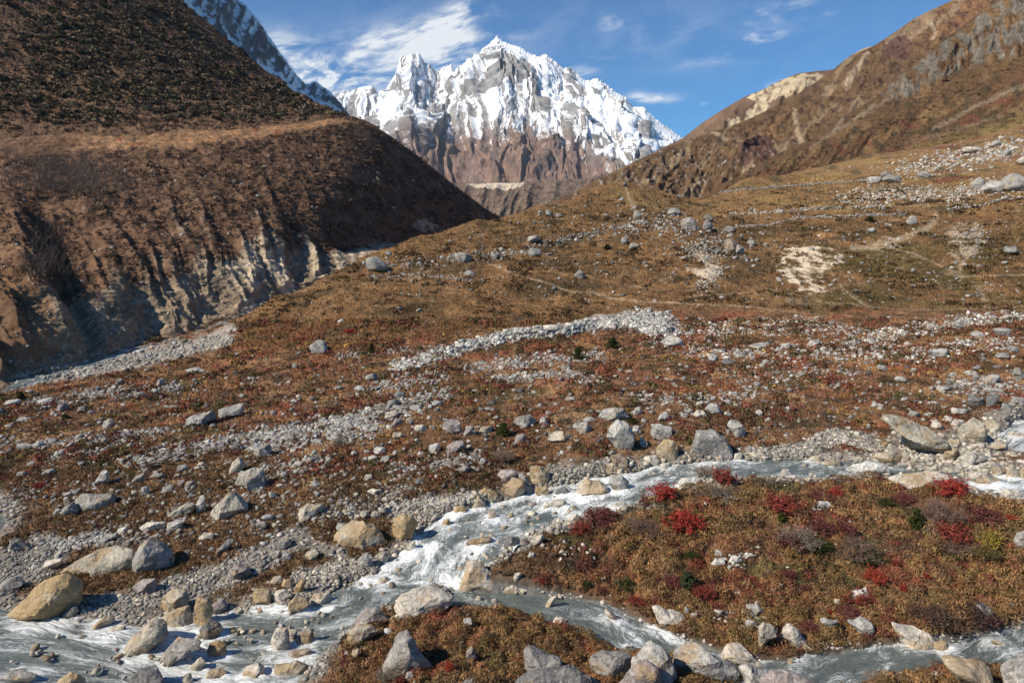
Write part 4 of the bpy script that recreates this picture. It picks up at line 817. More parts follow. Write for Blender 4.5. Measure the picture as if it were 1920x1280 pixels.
# ---------------------------------------------------------------- leafless birch thickets on the left hillside
m_birch, n = new_mat('birch_twigs'); n.out(n.n('ShaderNodeObjectInfo').outputs['Color'], .9, None, .1)
def thicket(cx, cy, w, h, nst, label, col):
    k = np.argmin((xB - cx) ** 2 + (yB - cy - h * .3) ** 2 + 1e6 * (tB > 5.9)); base = PB.reshape(-1, 3)[k]; e = bpy.data.objects.new('leafless_thicket', None); COL.objects.link(e); e.location = base; e['label'] = label; e['category'] = 'thicket'; e['group'] = 'leafless thickets on the left hillside'
    V, Fc = [], []; r = np.random.default_rng(nst)
    for _ in range(nst):
        x = cx + r.normal(0, .30) * w; y = cy + h * .35 + r.uniform(-.45, .35) * h
        q = np.argmin((xB - x) ** 2 + (yB - y) ** 2 + 1e6 * (tB > 5.9)); b = PB.reshape(-1, 3)[q] - base; H = r.uniform(.35, 1.0) * min(h, 80) * .42 * base[1] / F
        lean = np.array([r.normal(0, .22), r.normal(0, .15), 1]); tp = b + lean * H; md = (b + tp) / 2 + r.normal(0, .1 * H, 3); _n = len(V); tube(V, Fc, [b, md, tp], .075, .03, 3)
        for _ in range(4):
            f = r.uniform(.3, .9); s = b * (1 - f) + tp * f; tube(V, Fc, [s, s + (lean + r.normal(0, .5, 3)) * H * .35], .045, .02, 3)
    o = link('stems', mesh_np('stems', np.concatenate(V), np.concatenate(Fc), None, False), m_birch, e); o.color = (*col, 1)
thicket(130, 320, 190, 80, 420, 'grey brown leafless thicket on the terrace edge at the left, the larger one', (.17, .125, .10))
thicket(95, 450, 60, 120, 240, 'dim grey leafless thicket hanging in the shaded gully at the far left', (.10, .075, .062))  # shade of the gully is put into the darker twig colour
# ================================================================== ROCKS
def ico(n):
    import bmesh
    bm = bmesh.new(); bmesh.ops.create_icosphere(bm, subdivisions=n, radius=1.0); bm.verts.ensure_lookup_table()
    V = np.array([v.co[:] for v in bm.verts]); Fc = np.array([[v.index for v in f.verts] for f in bm.faces]); bm.free()
    return V / np.linalg.norm(V, axis=1)[:, None], Fc
ICO = {k: ico(k) for k in (2, 3, 4, 5, 6)}
def rock_proto(sub, seed, nplanes=13, soft=.10, noise=.05):
    """faceted stone of about unit radius: a ball cut by random planes, edges worn, surface roughened"""
    r = np.random.default_rng(seed); V, Fc = ICO[sub]; nrm = r.normal(size=(nplanes, 3)); nrm /= np.linalg.norm(nrm, axis=1)[:, None]
    h = r.uniform(.62, .95, nplanes); dots = V @ nrm.T; k = 1 / soft * 1.6
    t = np.where(dots > .05, h / np.maximum(dots, .05), 9); t = np.minimum(t, 3); R = -np.log(np.exp(-k * t).sum(1) + np.exp(-k * 1.08)) / k
    R = R * (1 + noise * fbm3(V * 2.2, 3, seed % 17) + noise * .5 * fbm3(V * 6, 2, seed % 13))
    return V * R[:, None], Fc
# materials: granite and gneiss, stained ochre where the water works on them, lichened on the slopes
def rock_mat(name, objcol):
    m, n = new_mat(name); p = n.pos()
    if objcol:
        oi = n.n('ShaderNodeObjectInfo'); base = oi.outputs['Color']; st = oi.outputs['Alpha']
    else: base = n.attr('Col'); st = 0.0
    f1 = n.noise(.9, 6, .65, p); f2 = n.noise(5.5, 5, .62, p); f3 = n.noise(24, 3, .6, p)
    c = n.mix(1.0, base, n.gray(n.math('MULTIPLY', n.rng(f1, .3, .7, .66, 1.25), n.rng(f2, .3, .7, .74, 1.24))), 'MULTIPLY')
    if objcol:
        g = n.n('ShaderNodeNewGeometry'); mp = n.vmul(p, (.8, .8, 1.6)); s1 = n.noise(.75, 4, .6, mp, .6)
        oc = n.rng(n.math('ADD', s1, n.math('MULTIPLY', st, .27)), .56, .72)
        c = n.mix(n.math('MULTIPLY', oc, .7), c, n.mix(f2, (.27, .16, .065), (.44, .30, .14)))
        li = n.math('SUBTRACT', 1.0, st)                                  # dry rocks carry lichen
        l1 = n.math('MULTIPLY', n.rng(n.noise(3.2, 6, .7, p), .53, .60), li); c = n.mix(n.math('MULTIPLY', l1, .55), c, (.085, .08, .078))
        l2 = n.math('MULTIPLY', n.rng(n.noise(4.6, 5, .7, n.vmul(p, (1.2, .9, 1.1))), .56, .63), li); c = n.mix(n.math('MULTIPLY', l2, .5), c, (.55, .54, .50))
    nw = n.n('ShaderNodeTexNoise'); nw.inputs['Scale'].default_value = 1.3; nw.inputs['Detail'].default_value = 4; n.put(nw.inputs['Vector'], p)
    wv = n.n('ShaderNodeVectorMath', operation='MULTIPLY_ADD'); n.put(wv.inputs[0], nw.outputs['Color']); wv.inputs[1].default_value = (.9, .9, .9); n.put(wv.inputs[2], n.vmul(p, (.7, .7, 1.25)))
    cr = n.n('ShaderNodeTexVoronoi', feature='DISTANCE_TO_EDGE'); cr.inputs['Scale'].default_value = .75; n.put(cr.inputs['Vector'], wv.outputs[0])
    ck = n.rng(n.math('ADD', cr.outputs['Distance'], n.rng(f1, .40, .62, 0, .06)), .0, .028)
    if objcol: c = n.mix(n.rng(ck, 0, 1, .55, 0.0), c, (.06, .05, .042))
    h = n.math('ADD', n.math('ADD', n.math('MULTIPLY', f1, 1.3), n.math('MULTIPLY', f2, .6)), n.math('ADD', n.math('MULTIPLY', f3, .15), n.math('MULTIPLY', ck, .35)))
    n.out(c, .82, n.bump(h, 1.0, .17 if objcol else .08), .25); return m
m_rock = rock_mat('boulder_stone', True); m_stone = rock_mat('loose_stone', False)
TINT = {'g': (.285, .262, .235), 'l': (.395, .368, .332), 'w': (.62, .59, .53), 't': (.40, .35, .275), 'o': (.42, .33, .215), 'd': (.155, .145, .138), 'b': (.27, .205, .145), 'p': (.29, .24, .22), 'k': (.55, .485, .40)}
WORD = {'g': 'grey', 'l': 'pale grey', 'w': 'white', 't': 'tan', 'o': 'ochre', 'd': 'dark grey', 'b': 'brown', 'p': 'purple grey', 'k': 'cream'}
OFF = {'A': (0, 960), 'B': (480, 960), 'C': (960, 960), 'D': (1440, 960), 'E': (0, 680), 'F': (480, 680), 'G': (960, 680), 'I': (1440, 680)}
STONES = []; BOULDERS = []          # dict(cx, cy, w, h, col, label, short)
def outline_boulder(pts, col, stain, depth=.8, seed=0):
    pts = np.array(pts, float); x0, y0 = pts.min(0); x1, y1 = pts.max(0); w, h = x1 - x0, y1 - y0
    base, ok, _, _ = hit((x0 + x1) / 2, y1 - .06 * h); Y0 = base[0, 1]
    wm = w * Y0 / F / CS; hm = h * Y0 / F / CS; Dm = depth * .5 * min(wm, 1.6 * hm)
    Yc = Y0 + Dm * .55
    Q = at(pts[:, 0], pts[:, 1], Yc); q = Q[:, [0, 2]]; cen = q.mean(0) * .5 + (q.max(0) + q.min(0)) * .25
    q = q - cen; zl = np.clip(-q[:, 1] / max(-q[:, 1].min(), 1e-6), 0, 1); q[:, 0] *= 1 + .16 * zl; q[:, 1] = np.where(q[:, 1] < 0, q[:, 1] * 1.28, q[:, 1])
    # radius of the outline in every direction, corners a little worn
    ang = np.linspace(-np.pi, np.pi, 361); R = np.zeros(361); dx, dz = np.cos(ang), np.sin(ang)
    for a, b in zip(q, np.roll(q, -1, 0)):
        ex, ez = b - a; den = dx * ez - dz * ex; den = np.where(np.abs(den) < 1e-9, 1e-9, den)
        t = (a[0] * ez - a[1] * ex) / den; s = (a[0] * dz - a[1] * dx) / den
        ok_ = (s >= -1e-6) & (s <= 1 + 1e-6) & (t > 0); R = np.where(ok_, np.maximum(R, t), R)
    R = np.where(R <= 0, R[R > 0].mean(), R); kk = np.array([1, 2, 3, 4, 3, 2, 1.]); kk /= kk.sum()
    R = np.convolve(np.r_[R[-7:-1], R, R[1:7]], kk, 'same')[6:-6]
    V, Fc = ICO[6 if w * h > 9000 else 5 if w * h > 900 else 4]
    ph = np.arctan2(V[:, 2], V[:, 0]); m = np.hypot(V[:, 0], V[:, 2]); pe = 2.5; t = (m ** pe + np.abs(V[:, 1]) ** pe) ** (-1 / pe)
    P = np.stack([np.cos(ph) * m * t, V[:, 1] * t, np.sin(ph) * m * t], -1)
    r = np.random.default_rng(seed + 3)
    for _ in range(12):                                                # worn facets front and back
        nn = r.normal(size=3); nn[1] = np.sign(nn[1]) * (abs(nn[1]) + .7); nn /= np.linalg.norm(nn); hh = r.uniform(.56, .86); s = P @ nn - hh; P -= np.where(s > 0, s * .94, 0)[:, None] * nn
    Rr = np.interp(ph, ang, R); sz = (wm + hm) / 2
    out = np.stack([P[:, 0] * Rr, P[:, 1] * Dm, P[:, 2] * Rr], -1)
    nz = fbm3(out / sz * 2.1 + seed, 4, seed % 9); rz = 1 - np.abs(fbm3(out / sz * 3.3 + seed * .7, 3, seed % 7)) * 1.6; out *= (1 + .06 * nz - .05 * np.clip(rz - .72, 0, 1) / .28)[:, None]
    out *= (1 + .022 * fbm3(out / sz * 9 + seed, 3, seed % 11))[:, None]
    big = fbm3(out / sz * 1.1 + seed * .3, 2, 3); out[:, 1] += .12 * Dm * big
    me = mesh_np('boulder', out, Fc); o = link('boulder', me, m_rock); o.location = (cen[0], Yc, cen[1]); o.color = (*TINT[col], stain)
    return o, (x0 + x1) / 2, (y0 + y1) / 2, w, h
_seed = [1]
def T(tile, label, col, stain, pts, depth=.8, short=None):
    ox, oy = OFF[tile]; p = [(ox + a / 4, oy + b / 4) for a, b in pts]; _seed[0] += 7
    o, cx, cy, w, h = outline_boulder(p, col, stain, depth, _seed[0])
    BOULDERS.append(dict(o=o, cx=cx, cy=cy, w=w, h=h, col=col, label=label, short=short))
# ---- boulders near the stream, outlines traced in 4x tiles of the photograph (tile, label, stone, water stain, outline)
T('A','huge ochre and white water worn slab sloping into the stream at the left','o',.85,[(40,780),(130,690),(260,560),(380,480),(490,450),(570,480),(600,560),(580,680),(430,790),(200,860),(90,830)],.9,'the huge ochre and white slab')
T('A','long pale whaleback boulder behind the huge ochre and white slab','t',.35,[(440,450),(600,350),(720,290),(860,265),(1000,285),(1030,380),(980,440),(760,480),(600,470)],.8,'the pale whaleback boulder')
T('A','rounded grey boulder with a black streaked top right of the whaleback boulder','g',.1,[(1020,330),(1060,240),(1120,190),(1210,240),(1300,330),(1310,400),(1240,450),(1130,470),(1030,390)],.9,'the black streaked round boulder')
T('A','flat grey oval slab lying in gravel above the twin tan blocks','p',.1,[(990,560),(1050,510),(1160,500),(1180,580),(1120,625),(1010,610)],.7,'the flat oval slab')
T('A','upper tan block of the stacked pair at the left stream bank','t',.7,[(1180,720),(1210,630),(1290,575),(1390,590),(1440,640),(1420,730),(1290,760),(1200,770)],.8,'the upper tan block')
T('A','lower tan wedge of the stacked pair dipping its foot in the stream','t',.6,[(1220,780),(1300,740),(1400,710),(1440,780),(1430,840),(1350,885),(1260,870)],.8)
T('A','big leaning brown and white egg shaped boulder in the white water','t',.55,[(920,1040),(960,960),(1060,840),(1150,800),(1240,840),(1270,910),(1180,990),(1080,1070),(960,1070)],.8,'the egg shaped boulder')
T('A','upright ochre pillar boulder at the edge of the rapids beside the stacked pair','o',.6,[(1450,690),(1480,630),(1570,640),(1590,690),(1600,740),(1560,830),(1500,870),(1460,800)],.8,'the upright ochre pillar')
T('A','grey tongue shaped rock leaning on the upright ochre pillar','p',.2,[(1560,700),(1680,645),(1725,680),(1680,740),(1600,780)],.7)
T('A','dark wet rock at the foot of the upright ochre pillar','d',.2,[(1500,870),(1570,800),(1640,830),(1690,870),(1620,930),(1560,960),(1520,920)],.8)
T('A','long grey slab awash in the white water below the upright ochre pillar','g',.35,[(1200,1140),(1190,1090),(1330,940),(1530,890),(1560,930),(1420,1050),(1260,1120),(1220,1170)],.6,'the long awash slab')
T('A',None,'t',.6,[(680,890),(720,830),(800,770),(860,790),(840,830),(740,880)])
T('A',None,'t',.6,[(780,910),(850,850),(930,850),(950,890),(870,915)])
T('A','dark round boulder at the bottom edge of the picture in foaming water','d',.15,[(970,1280),(1010,1200),(1090,1165),(1180,1165),(1250,1210),(1280,1290),(1250,1400),(1000,1400)],.9,'the dark round boulder in the foam')
T('A','low pale striped boulder in the water at the bottom left corner','g',.2,[(0,1240),(100,1180),(230,1190),(310,1215),(220,1260),(90,1275)],.8,'the corner boulder')
T('A','rough ochre block at the bottom edge among the foam','o',.5,[(420,1280),(470,1210),(540,1170),(600,1190),(620,1290),(600,1360),(440,1360)])
T('A',None,'t',.6,[(1420,1190),(1440,1130),(1500,1090),(1545,1120),(1510,1170),(1460,1200)])
T('A',None,'t',.5,[(1535,1240),(1560,1195),(1640,1180),(1700,1200),(1670,1250),(1580,1275)])
T('A','smooth cream block in the stream near the bottom edge below the twin pale boulders','k',.3,[(1815,1230),(1840,1160),(1930,1140),(1985,1180),(1960,1250),(1850,1270)])
T('A',None,'t',.5,[(1360,1290),(1380,1220),(1430,1205),(1450,1250),(1440,1310)])
T('A','dark wedge shaped rock on the gravel at the left edge','d',.1,[(40,270),(80,200),(150,200),(230,265),(160,305),(60,300)],.8,'the dark wedge rock at the left edge')
T('A',None,'g',.1,[(-20,560),(30,510),(100,490),(170,540),(120,590),(20,610)])
T('A','brown cobble lying under shallow water right of the long awash slab','b',.6,[(1540,1040),(1560,980),(1640,960),(1700,990),(1690,1060),(1630,1090)],.6)
T('A',None,'d',.1,[(430,780),(490,725),(570,700),(610,730),(590,790),(480,820)])
T('A','sloping brown grey slab half sunk in the gravel above the left bank','p',.15,[(1690,490),(1720,430),(1800,380),(1890,380),(1905,450),(1830,480),(1790,520),(1730,530)],.8,'the sloping half sunk slab')
T('A',None,'k',.4,[(300,440),(310,380),(400,355),(470,350),(450,400),(370,440)])
T('A',None,'d',.0,[(905,260),(930,210),(970,200),(1000,250),(960,270)])
T('A',None,'t',.1,[(1490,190),(1530,150),(1600,150),(1610,190),(1560,220),(1510,220)])
T('A',None,'g',.0,[(1610,310),(1640,270),(1710,200),(1755,220),(1700,280),(1640,310)])
T('A',None,'k',.1,[(1050,110),(1100,75),(1250,65),(1230,120),(1170,140),(1080,130)])
T('A',None,'l',.1,[(1250,70),(1420,45),(1310,90),(1290,135),(1260,130)])
T('A',None,'l',.0,[(760,210),(790,170),(880,150),(900,180),(830,200),(780,230)])
T('A',None,'w',.0,[(880,160),(890,115),(950,110),(965,150),(920,170)])
T('B','large boulder with grey top and yellow streaked face on the far bank','t',.75,[(580,170),(600,150),(700,80),(820,55),(960,65),(1010,110),(1010,190),(960,240),(860,290),(720,280),(600,255),(585,230)],.9,'the yellow faced boulder')
T('B','rounded orange brown boulder touching the yellow faced boulder by the rapids','o',.8,[(1020,100),(1040,40),(1110,-10),(1190,10),(1215,90),(1170,170),(1090,235),(1040,190)],.85,'the orange brown boulder')
T('B','smooth yellow saddle shaped boulder between the main stream and side channel','k',.75,[(1500,610),(1550,500),(1565,390),(1620,355),(1680,365),(1750,430),(1830,470),(1890,500),(1870,560),(1760,590),(1660,600),(1560,615)],.7,'the yellow saddle boulder')
T('B','broad cream white slab on the near bank left of the yellow saddle boulder','k',.25,[(1040,700),(1070,630),(1180,590),(1340,575),(1490,620),(1450,690),(1370,740),(1230,775),(1120,760)],.9,'the broad cream slab')
T('B','flat purple grey wedge at the water below the broad cream slab','p',.0,[(750,830),(760,770),(840,720),(900,715),(950,765),(1000,810),(880,830)],.8,'the purple grey wedge')
T('B','tall pyramid boulder with lit tan flank and dark right side in the foreground','g',.15,[(930,1170),(970,1060),(1060,930),(1130,900),(1200,930),(1280,1030),(1310,1120),(1300,1200),(1180,1240),(1050,1240)],.9,'the pyramid boulder')
T('B',None,'l',.1,[(780,370),(790,310),(850,295),(885,330),(870,390),(830,430)])
T('B',None,'t',.2,[(885,340),(920,290),(970,290),(1000,330),(970,380),(910,380)])
T('B',None,'k',.2,[(1110,290),(1130,220),(1190,215),(1200,260),(1160,320)])
T('B','square white block at the far edge of the water','k',.25,[(415,680),(430,610),(550,600),(570,660),(540,700),(430,705)],.8,'the square white block')
T('B','leaning tan and grey slab dipping into the stream left of the square white block','t',.55,[(210,770),(230,700),(300,620),(380,650),(410,700),(340,760),(250,790)],.7,'the leaning slab at the water')
T('B',None,'k',.3,[(105,650),(130,600),(210,580),(280,620),(260,680),(150,690)])
T('B',None,'o',.7,[(290,610),(300,540),(340,490),(380,510),(350,590),(310,620)])
T('B',None,'o',.5,[(190,570),(200,500),(260,480),(290,500),(270,560),(210,580)])
T('B',None,'t',.3,[(100,530),(130,485),(190,480),(200,530),(150,560)])
T('B','dark sided ochre block on the gravel at the far bank','o',.6,[(-30,620),(0,560),(60,545),(110,580),(110,660),(60,700),(0,710)])
T('B','left half of the twin pale boulders standing in the stream','k',.35,[(105,1000),(110,950),(150,870),(230,865),(250,930),(250,1010),(170,1070),(120,1050)],.8,'the twin pale boulders')
T('B',None,'t',.3,[(235,930),(250,870),(310,880),(310,950),(270,990)])
T('B','angular tan block right of the twin pale boulders in the stream','t',.35,[(300,1020),(300,940),(360,870),(430,880),(440,970),(390,1015)])
T('B','broken tan ledge on the near bank at the bottom below the twin pale boulders','t',.3,[(140,1200),(150,1130),(300,1120),(390,1160),(395,1210),(330,1240),(180,1230)],.8,'the broken tan ledge')
T('B',None,'p',.2,[(200,1090),(260,1040),(430,1020),(440,1060),(330,1110)])
T('B','lichened tan outcrop on the near bank above the pyramid boulder','t',.5,[(690,960),(690,900),(760,850),(860,850),(920,890),(860,950),(820,1000),(740,980)],.8,'the lichened tan outcrop')
T('B',None,'k',.1,[(1000,810),(1010,780),(1100,750),(1190,790),(1150,820),(1060,835)])
T('B','small pointed pale stone alone on the heath below the broad cream slab','l',.1,[(1535,870),(1560,800),(1610,795),(1630,830),(1590,860)])
T('B','narrow upright stone standing in the heath right of the pyramid boulder','p',.2,[(1580,1100),(1580,1040),(1620,995),(1650,1050),(1640,1110)])
T('B',None,'w',.0,[(960,920),(960,870),(1010,865),(1020,890),(1000,920)])
T('B',None,'k',.3,[(720,1060),(720,1030),(770,1020),(780,1050),(745,1100)])
T('B',None,'g',.0,[(560,1030),(600,990),(660,1000),(670,1050),(600,1060)])
T('B',None,'g',.0,[(1120,1240),(1130,1200),(1170,1195),(1190,1240),(1160,1260)])
T('B',None,'g',.0,[(1550,1290),(1570,1250),(1630,1245),(1650,1290),(1600,1310)])
T('B','flat brown rock in the middle of the rapids','b',.2,[(1575,230),(1620,190),(1760,185),(1780,205),(1680,240),(1620,255)],.8,'the flat brown rock in the rapids')
T('B',None,'o',.8,[(1385,110),(1400,60),(1450,50),(1475,85),(1420,120)])
T('B',None,'o',.5,[(1420,170),(1430,130),(1470,125),(1495,160)])
T('B',None,'k',.2,[(1640,670),(1660,625),(1700,630),(1700,660),(1670,675)])
T('B',None,'k',.1,[(1750,695),(1770,650),(1800,645),(1810,690)])
T('B',None,'b',.6,[(1290,285),(1300,245),(1340,245),(1350,270),(1320,290)])
T('B',None,'k',.3,[(905,530),(920,490),(980,485),(1010,510),(980,540)])
T('B',None,'k',.1,[(810,510),(830,470),(880,465),(890,505),(850,515)])
T('B',None,'d',.0,[(145,270),(180,230),(250,200),(280,230),(240,270),(170,285)])
T('B',None,'t',.2,[(105,350),(120,300),(180,290),(190,320),(160,355)])
T('B',None,'g',.1,[(180,370),(200,310),(260,300),(275,340),(230,370)])
T('B',None,'t',.1,[(355,340),(380,300),(450,280),(490,300),(450,340),(380,360)])
T('C','great lichen blotched boulder at the bottom edge in the centre','d',.0,[(-30,1340),(30,1290),(120,1210),(260,1150),(400,1140),(540,1180),(640,1240),(700,1300),(700,1420),(0,1420)],.9,'the lichen blotched boulder')
T('C','grey slab with sharp left corner behind the lichen blotched boulder','g',.0,[(80,1180),(80,1040),(130,1015),(250,1060),(370,1100),(380,1180),(250,1230),(90,1250)],.9,'the sharp cornered slab')
T('C','broad grey block at the front left of the tall peaked boulder','g',.05,[(555,1120),(580,1070),(680,1050),(830,1055),(900,1080),(870,1190),(780,1225),(600,1210)],.8)
T('C','tall peaked grey boulder in the row along the bottom edge','l',.05,[(880,1130),(1010,980),(1040,970),(1120,1000),(1190,1090),(1230,1200),(1200,1290),(1000,1280),(880,1180)],.8,'the tall peaked boulder')
T('C','tan grey rock leaning against the front of the tall peaked boulder','p',.15,[(790,1280),(880,1180),(960,1120),(1020,1110),(1100,1170),(1120,1280),(1080,1380),(800,1380)],.5)
T('C','massive grey speckled boulder at the bottom right of the tall peaked boulder','l',.0,[(1215,1080),(1300,1030),(1420,1000),(1520,1040),(1600,1110),(1690,1170),(1640,1230),(1480,1250),(1280,1240),(1230,1160)],.85,'the massive speckled boulder')
T('C','sloping cream boulder with yellow foot at the side channel','k',.35,[(1570,1080),(1620,1010),(1700,995),(1810,1030),(1850,1100),(1920,1150),(1890,1190),(1760,1160),(1620,1140)],.7,'the sloping cream boulder')
T('C','low grey lumpy boulder at the water in front of the sloping cream boulder','l',.0,[(1690,1180),(1760,1150),(1850,1170),(1920,1230),(1900,1330),(1740,1330)],.8)
T('C','long grey spotted rock beside the side channel at the bottom edge','p',.0,[(1840,1330),(1870,1240),(1960,1200),(2080,1200),(2250,1260),(2330,1330),(2300,1400),(1850,1400)],.7,'the long spotted rock')
T('C','cream rock with split face sunk in the heath of the island','k',.25,[(1050,720),(1070,695),(1120,710),(1180,750),(1310,790),(1310,830),(1200,865),(1120,840)],.8,'the split cream rock on the island')
T('C','cream wedge standing at the edge of the side channel','k',.45,[(695,750),(700,720),(740,740),(820,800),(810,840),(770,830)],.8,'the cream wedge by the side channel')
T('C','thin leaning ochre slab in the side channel','k',.5,[(230,730),(280,650),(340,620),(330,660),(280,720)],.7,'the thin leaning slab')
T('C',None,'k',.1,[(10,490),(20,450),(70,450),(70,480),(30,530)])
T('C',None,'w',.0,[(1490,395),(1520,340),(1590,345),(1600,380),(1540,400)])
T('C',None,'w',.0,[(1630,370),(1650,330),(1710,320),(1730,360),(1680,375)])
T('C',None,'k',.0,[(1720,340),(1740,300),(1780,300),(1790,345),(1750,355)])
T('C','pale stone at the back of the white stone group on the island','l',.0,[(1520,320),(1530,280),(1610,300),(1630,340),(1570,340)],.8,'the white stone group on the island')
T('C','smooth oval pale boulder on the island above the upright cream block','l',.1,[(1730,750),(1760,700),(1840,690),(1900,740),(1890,780),(1820,800),(1760,780)],.8,'the smooth oval boulder')
T('C',None,'k',.0,[(1805,690),(1820,660),(1880,670),(1900,710),(1850,725)])
T('C',None,'l',.1,[(1510,770),(1520,730),(1580,725),(1585,760),(1540,785)])
T('C',None,'l',.1,[(1745,840),(1760,805),(1820,805),(1840,845),(1790,865)])
T('C',None,'k',.0,[(110,340),(130,290),(170,310),(180,340),(140,350)])
T('C',None,'p',.0,[(45,230),(60,200),(110,190),(125,230),(90,255)])
T('C',None,'t',.1,[(110,255),(150,190),(230,160),(250,195),(205,250)])
T('C',None,'k',.2,[(260,150),(270,110),(320,110),(320,150),(290,165)])
T('C',None,'k',.1,[(430,70),(450,20),(490,5),(510,50),(480,75)])
T('C','dark grey rock at the near bank across from the flat brown rock','d',.0,[(-60,260),(-50,200),(0,165),(60,200),(50,250),(0,270)])
T('C',None,'l',.0,[(1340,785),(1350,750),(1390,755),(1395,790)])
T('C',None,'l',.0,[(1290,750),(1300,705),(1325,720),(1325,770)])
T('C','cream stone in the side channel below the yellow saddle boulder','k',.3,[(-60,560),(0,540),(135,580),(140,610),(0,615),(-70,600)],.6)
T('C',None,'k',.3,[(300,830),(330,780),(390,785),(430,800),(400,835)])
T('C',None,'t',.3,[(1850,940),(1850,860),(1880,820),(1960,850),(1980,920),(1900,1000),(1860,1040)])
T('D','tall cream white block standing on the island by the side channel','k',.05,[(95,930),(110,860),(160,830),(220,870),(290,960),(280,990),(230,1030),(160,990)],.8,'the tall cream block on the island')
T('D',None,'l',.0,[(385,810),(430,790),(520,800),(510,840),(470,875),(420,840)])
T('D','grey boat shaped rock under red twigs above the side channel','l',.0,[(590,810),(640,830),(720,880),(800,850),(820,880),(780,920),(700,910)],.8,'the boat shaped rock')
T('D','long boulder with heath on its back dipping into the side channel','k',.15,[(910,800),(950,820),(1040,840),(1180,870),(1240,930),(1220,1000),(1130,1030),(1010,970),(950,900)],.8,'the heath backed boulder')
T('D','yellow footed cream block in the water right of the heath backed boulder','k',.6,[(1225,1000),(1240,965),(1330,970),(1395,1010),(1330,1050),(1260,1040)])
T('D','big flat ochre and grey slab at the bottom edge in the right corner','o',.5,[(1320,1130),(1400,1110),(1550,1120),(1740,1170),(1760,1290),(1700,1400),(1500,1400),(1400,1230)],.9,'the big ochre slab')
T('D','big pale grey boulder cut by the right edge at the bottom corner','l',.05,[(1720,1200),(1770,1110),(1880,1040),(1980,1020),(2040,1120),(2020,1320),(1900,1400),(1780,1330)],.9,'the pale corner boulder')
T('D','low cream stone awash in the side channel near the right edge','k',.6,[(1640,960),(1700,950),(1790,990),(1860,1030),(1760,1010)],.6)
T('D','white rocks with red twigs in the middle of the island heath','w',.05,[(590,620),(640,580),(760,560),(800,600),(780,660),(680,650)],.8,'the white rock with red twigs')
T('D','grey lichened rock among dark shrubs at the right of the island','l',.0,[(1560,700),(1590,670),(1660,710),(1710,770),(1680,830),(1610,760)],.8,'the lichened rock by the dark shrubs')
T('D',None,'l',.0,[(1790,680),(1820,660),(1850,690),(1840,725)])
T('D','pale rock cut by the right edge beside the yellow shrub','l',.0,[(1850,220),(1880,160),(1960,130),(1990,250),(1950,300),(1870,280)],.8)
T('D',None,'l',.0,[(670,50),(690,30),(735,35),(735,60),(690,65)])
T('D','small ochre stone at the lip of the side channel','o',.7,[(140,1140),(150,1090),(185,1090),(185,1150),(150,1160)])
T('D',None,'o',.4,[(490,690),(500,650),(540,650),(540,700)])
T('D',None,'w',.0,[(990,190),(1000,165),(1030,170),(1030,190)])
T('D',None,'w',.0,[(590,150),(600,138),(630,140),(635,155)])
T('D',None,'l',.0,[(200,60),(220,38),(260,42),(280,62)])
T('E','long rounded pale boulder left of the pair alone on the plain','l',.05,[(1395,480),(1400,420),(1480,370),(1600,365),(1630,420),(1560,470),(1440,480)],.8,'the pale boulder pair on the plain')
T('E','angular grey boulder right of the pair alone on the plain','g',.0,[(1620,400),(1640,350),(1740,320),(1830,300),(1845,370),(1760,410),(1660,430)])
T('E','large boulder with lit nose and black shaded flank on the left plain','g',.0,[(560,1040),(590,990),(700,970),(830,990),(860,1040),(820,1100),(700,1120),(590,1100)],.9,'the black flanked boulder')
T('E','sloping grey slab leaning toward the left of the black flanked boulder','g',.0,[(430,1140),(480,1080),(540,1050),(590,1110),(560,1140),(470,1160)])
T('E','big triangular boulder with pale ridged face on the left plain','t',.1,[(1565,1160),(1570,1110),(1640,1030),(1720,970),(1800,1030),(1850,1090),(1820,1160),(1700,1180)],.9,'the triangular boulder')
T('E','long sloping pale slab left of the triangular boulder','t',.05,[(1230,1165),(1310,1100),(1400,1050),(1460,1060),(1440,1120),(1350,1160)])
T('E','narrow upright pale stone touching the triangular boulder','l',.05,[(1470,1130),(1470,1060),(1500,990),(1540,1000),(1540,1100),(1500,1140)])
T('E','tall pale slab with rusty plants beside it behind the black flanked boulder','l',.0,[(705,930),(720,870),(770,800),(810,800),(830,870),(800,910)])
T('E','pale boulder lying in rust coloured heath left of centre on the plain','l',.0,[(740,500),(770,440),(840,410),(870,440),(820,490)],.8,'the pale boulder in the rusty heath')
T('E',None,'g',.0,[(420,375),(440,320),(500,300),(520,330),(480,370)])
T('E','rounded grey boulder right end of the far left stone band','g',.0,[(580,375),(590,330),(640,320),(650,360)],.8,'the far left stone band')
T('E','low pale boulder on its own in the grass at the far left of the plain','l',.0,[(125,430),(150,405),(210,410),(215,440),(160,445)],.8,'the low pale boulder at the far left')
T('E',None,'g',.0,[(1215,350),(1230,315),(1330,320),(1340,340),(1260,355)])
T('E',None,'g',.0,[(995,880),(1020,840),(1080,825),(1080,880),(1040,905)])
T('E',None,'g',.0,[(1120,860),(1160,820),(1230,820),(1240,860),(1180,875)])
T('E',None,'g',.0,[(1330,810),(1340,770),(1400,760),(1420,800),(1370,825)])
T('E',None,'d',.0,[(1735,660),(1750,610),(1810,600),(1830,640),(1790,670)])
T('E',None,'t',.0,[(1715,830),(1730,750),(1800,700),(1840,770),(1790,820),(1740,840)])
T('E','tall tan boulder with a lit left face and dark right side on the plain','t',.05,[(1770,890),(1800,830),(1880,790),(1960,800),(1990,880),(1980,960),(1900,980),(1880,920)],.9,'the tall tan boulder on the plain')
T('E',None,'g',.0,[(310,840),(340,800),(410,790),(420,815),(360,850)])
T('E',None,'l',.0,[(1055,980),(1060,930),(1110,920),(1120,960),(1090,1000)])
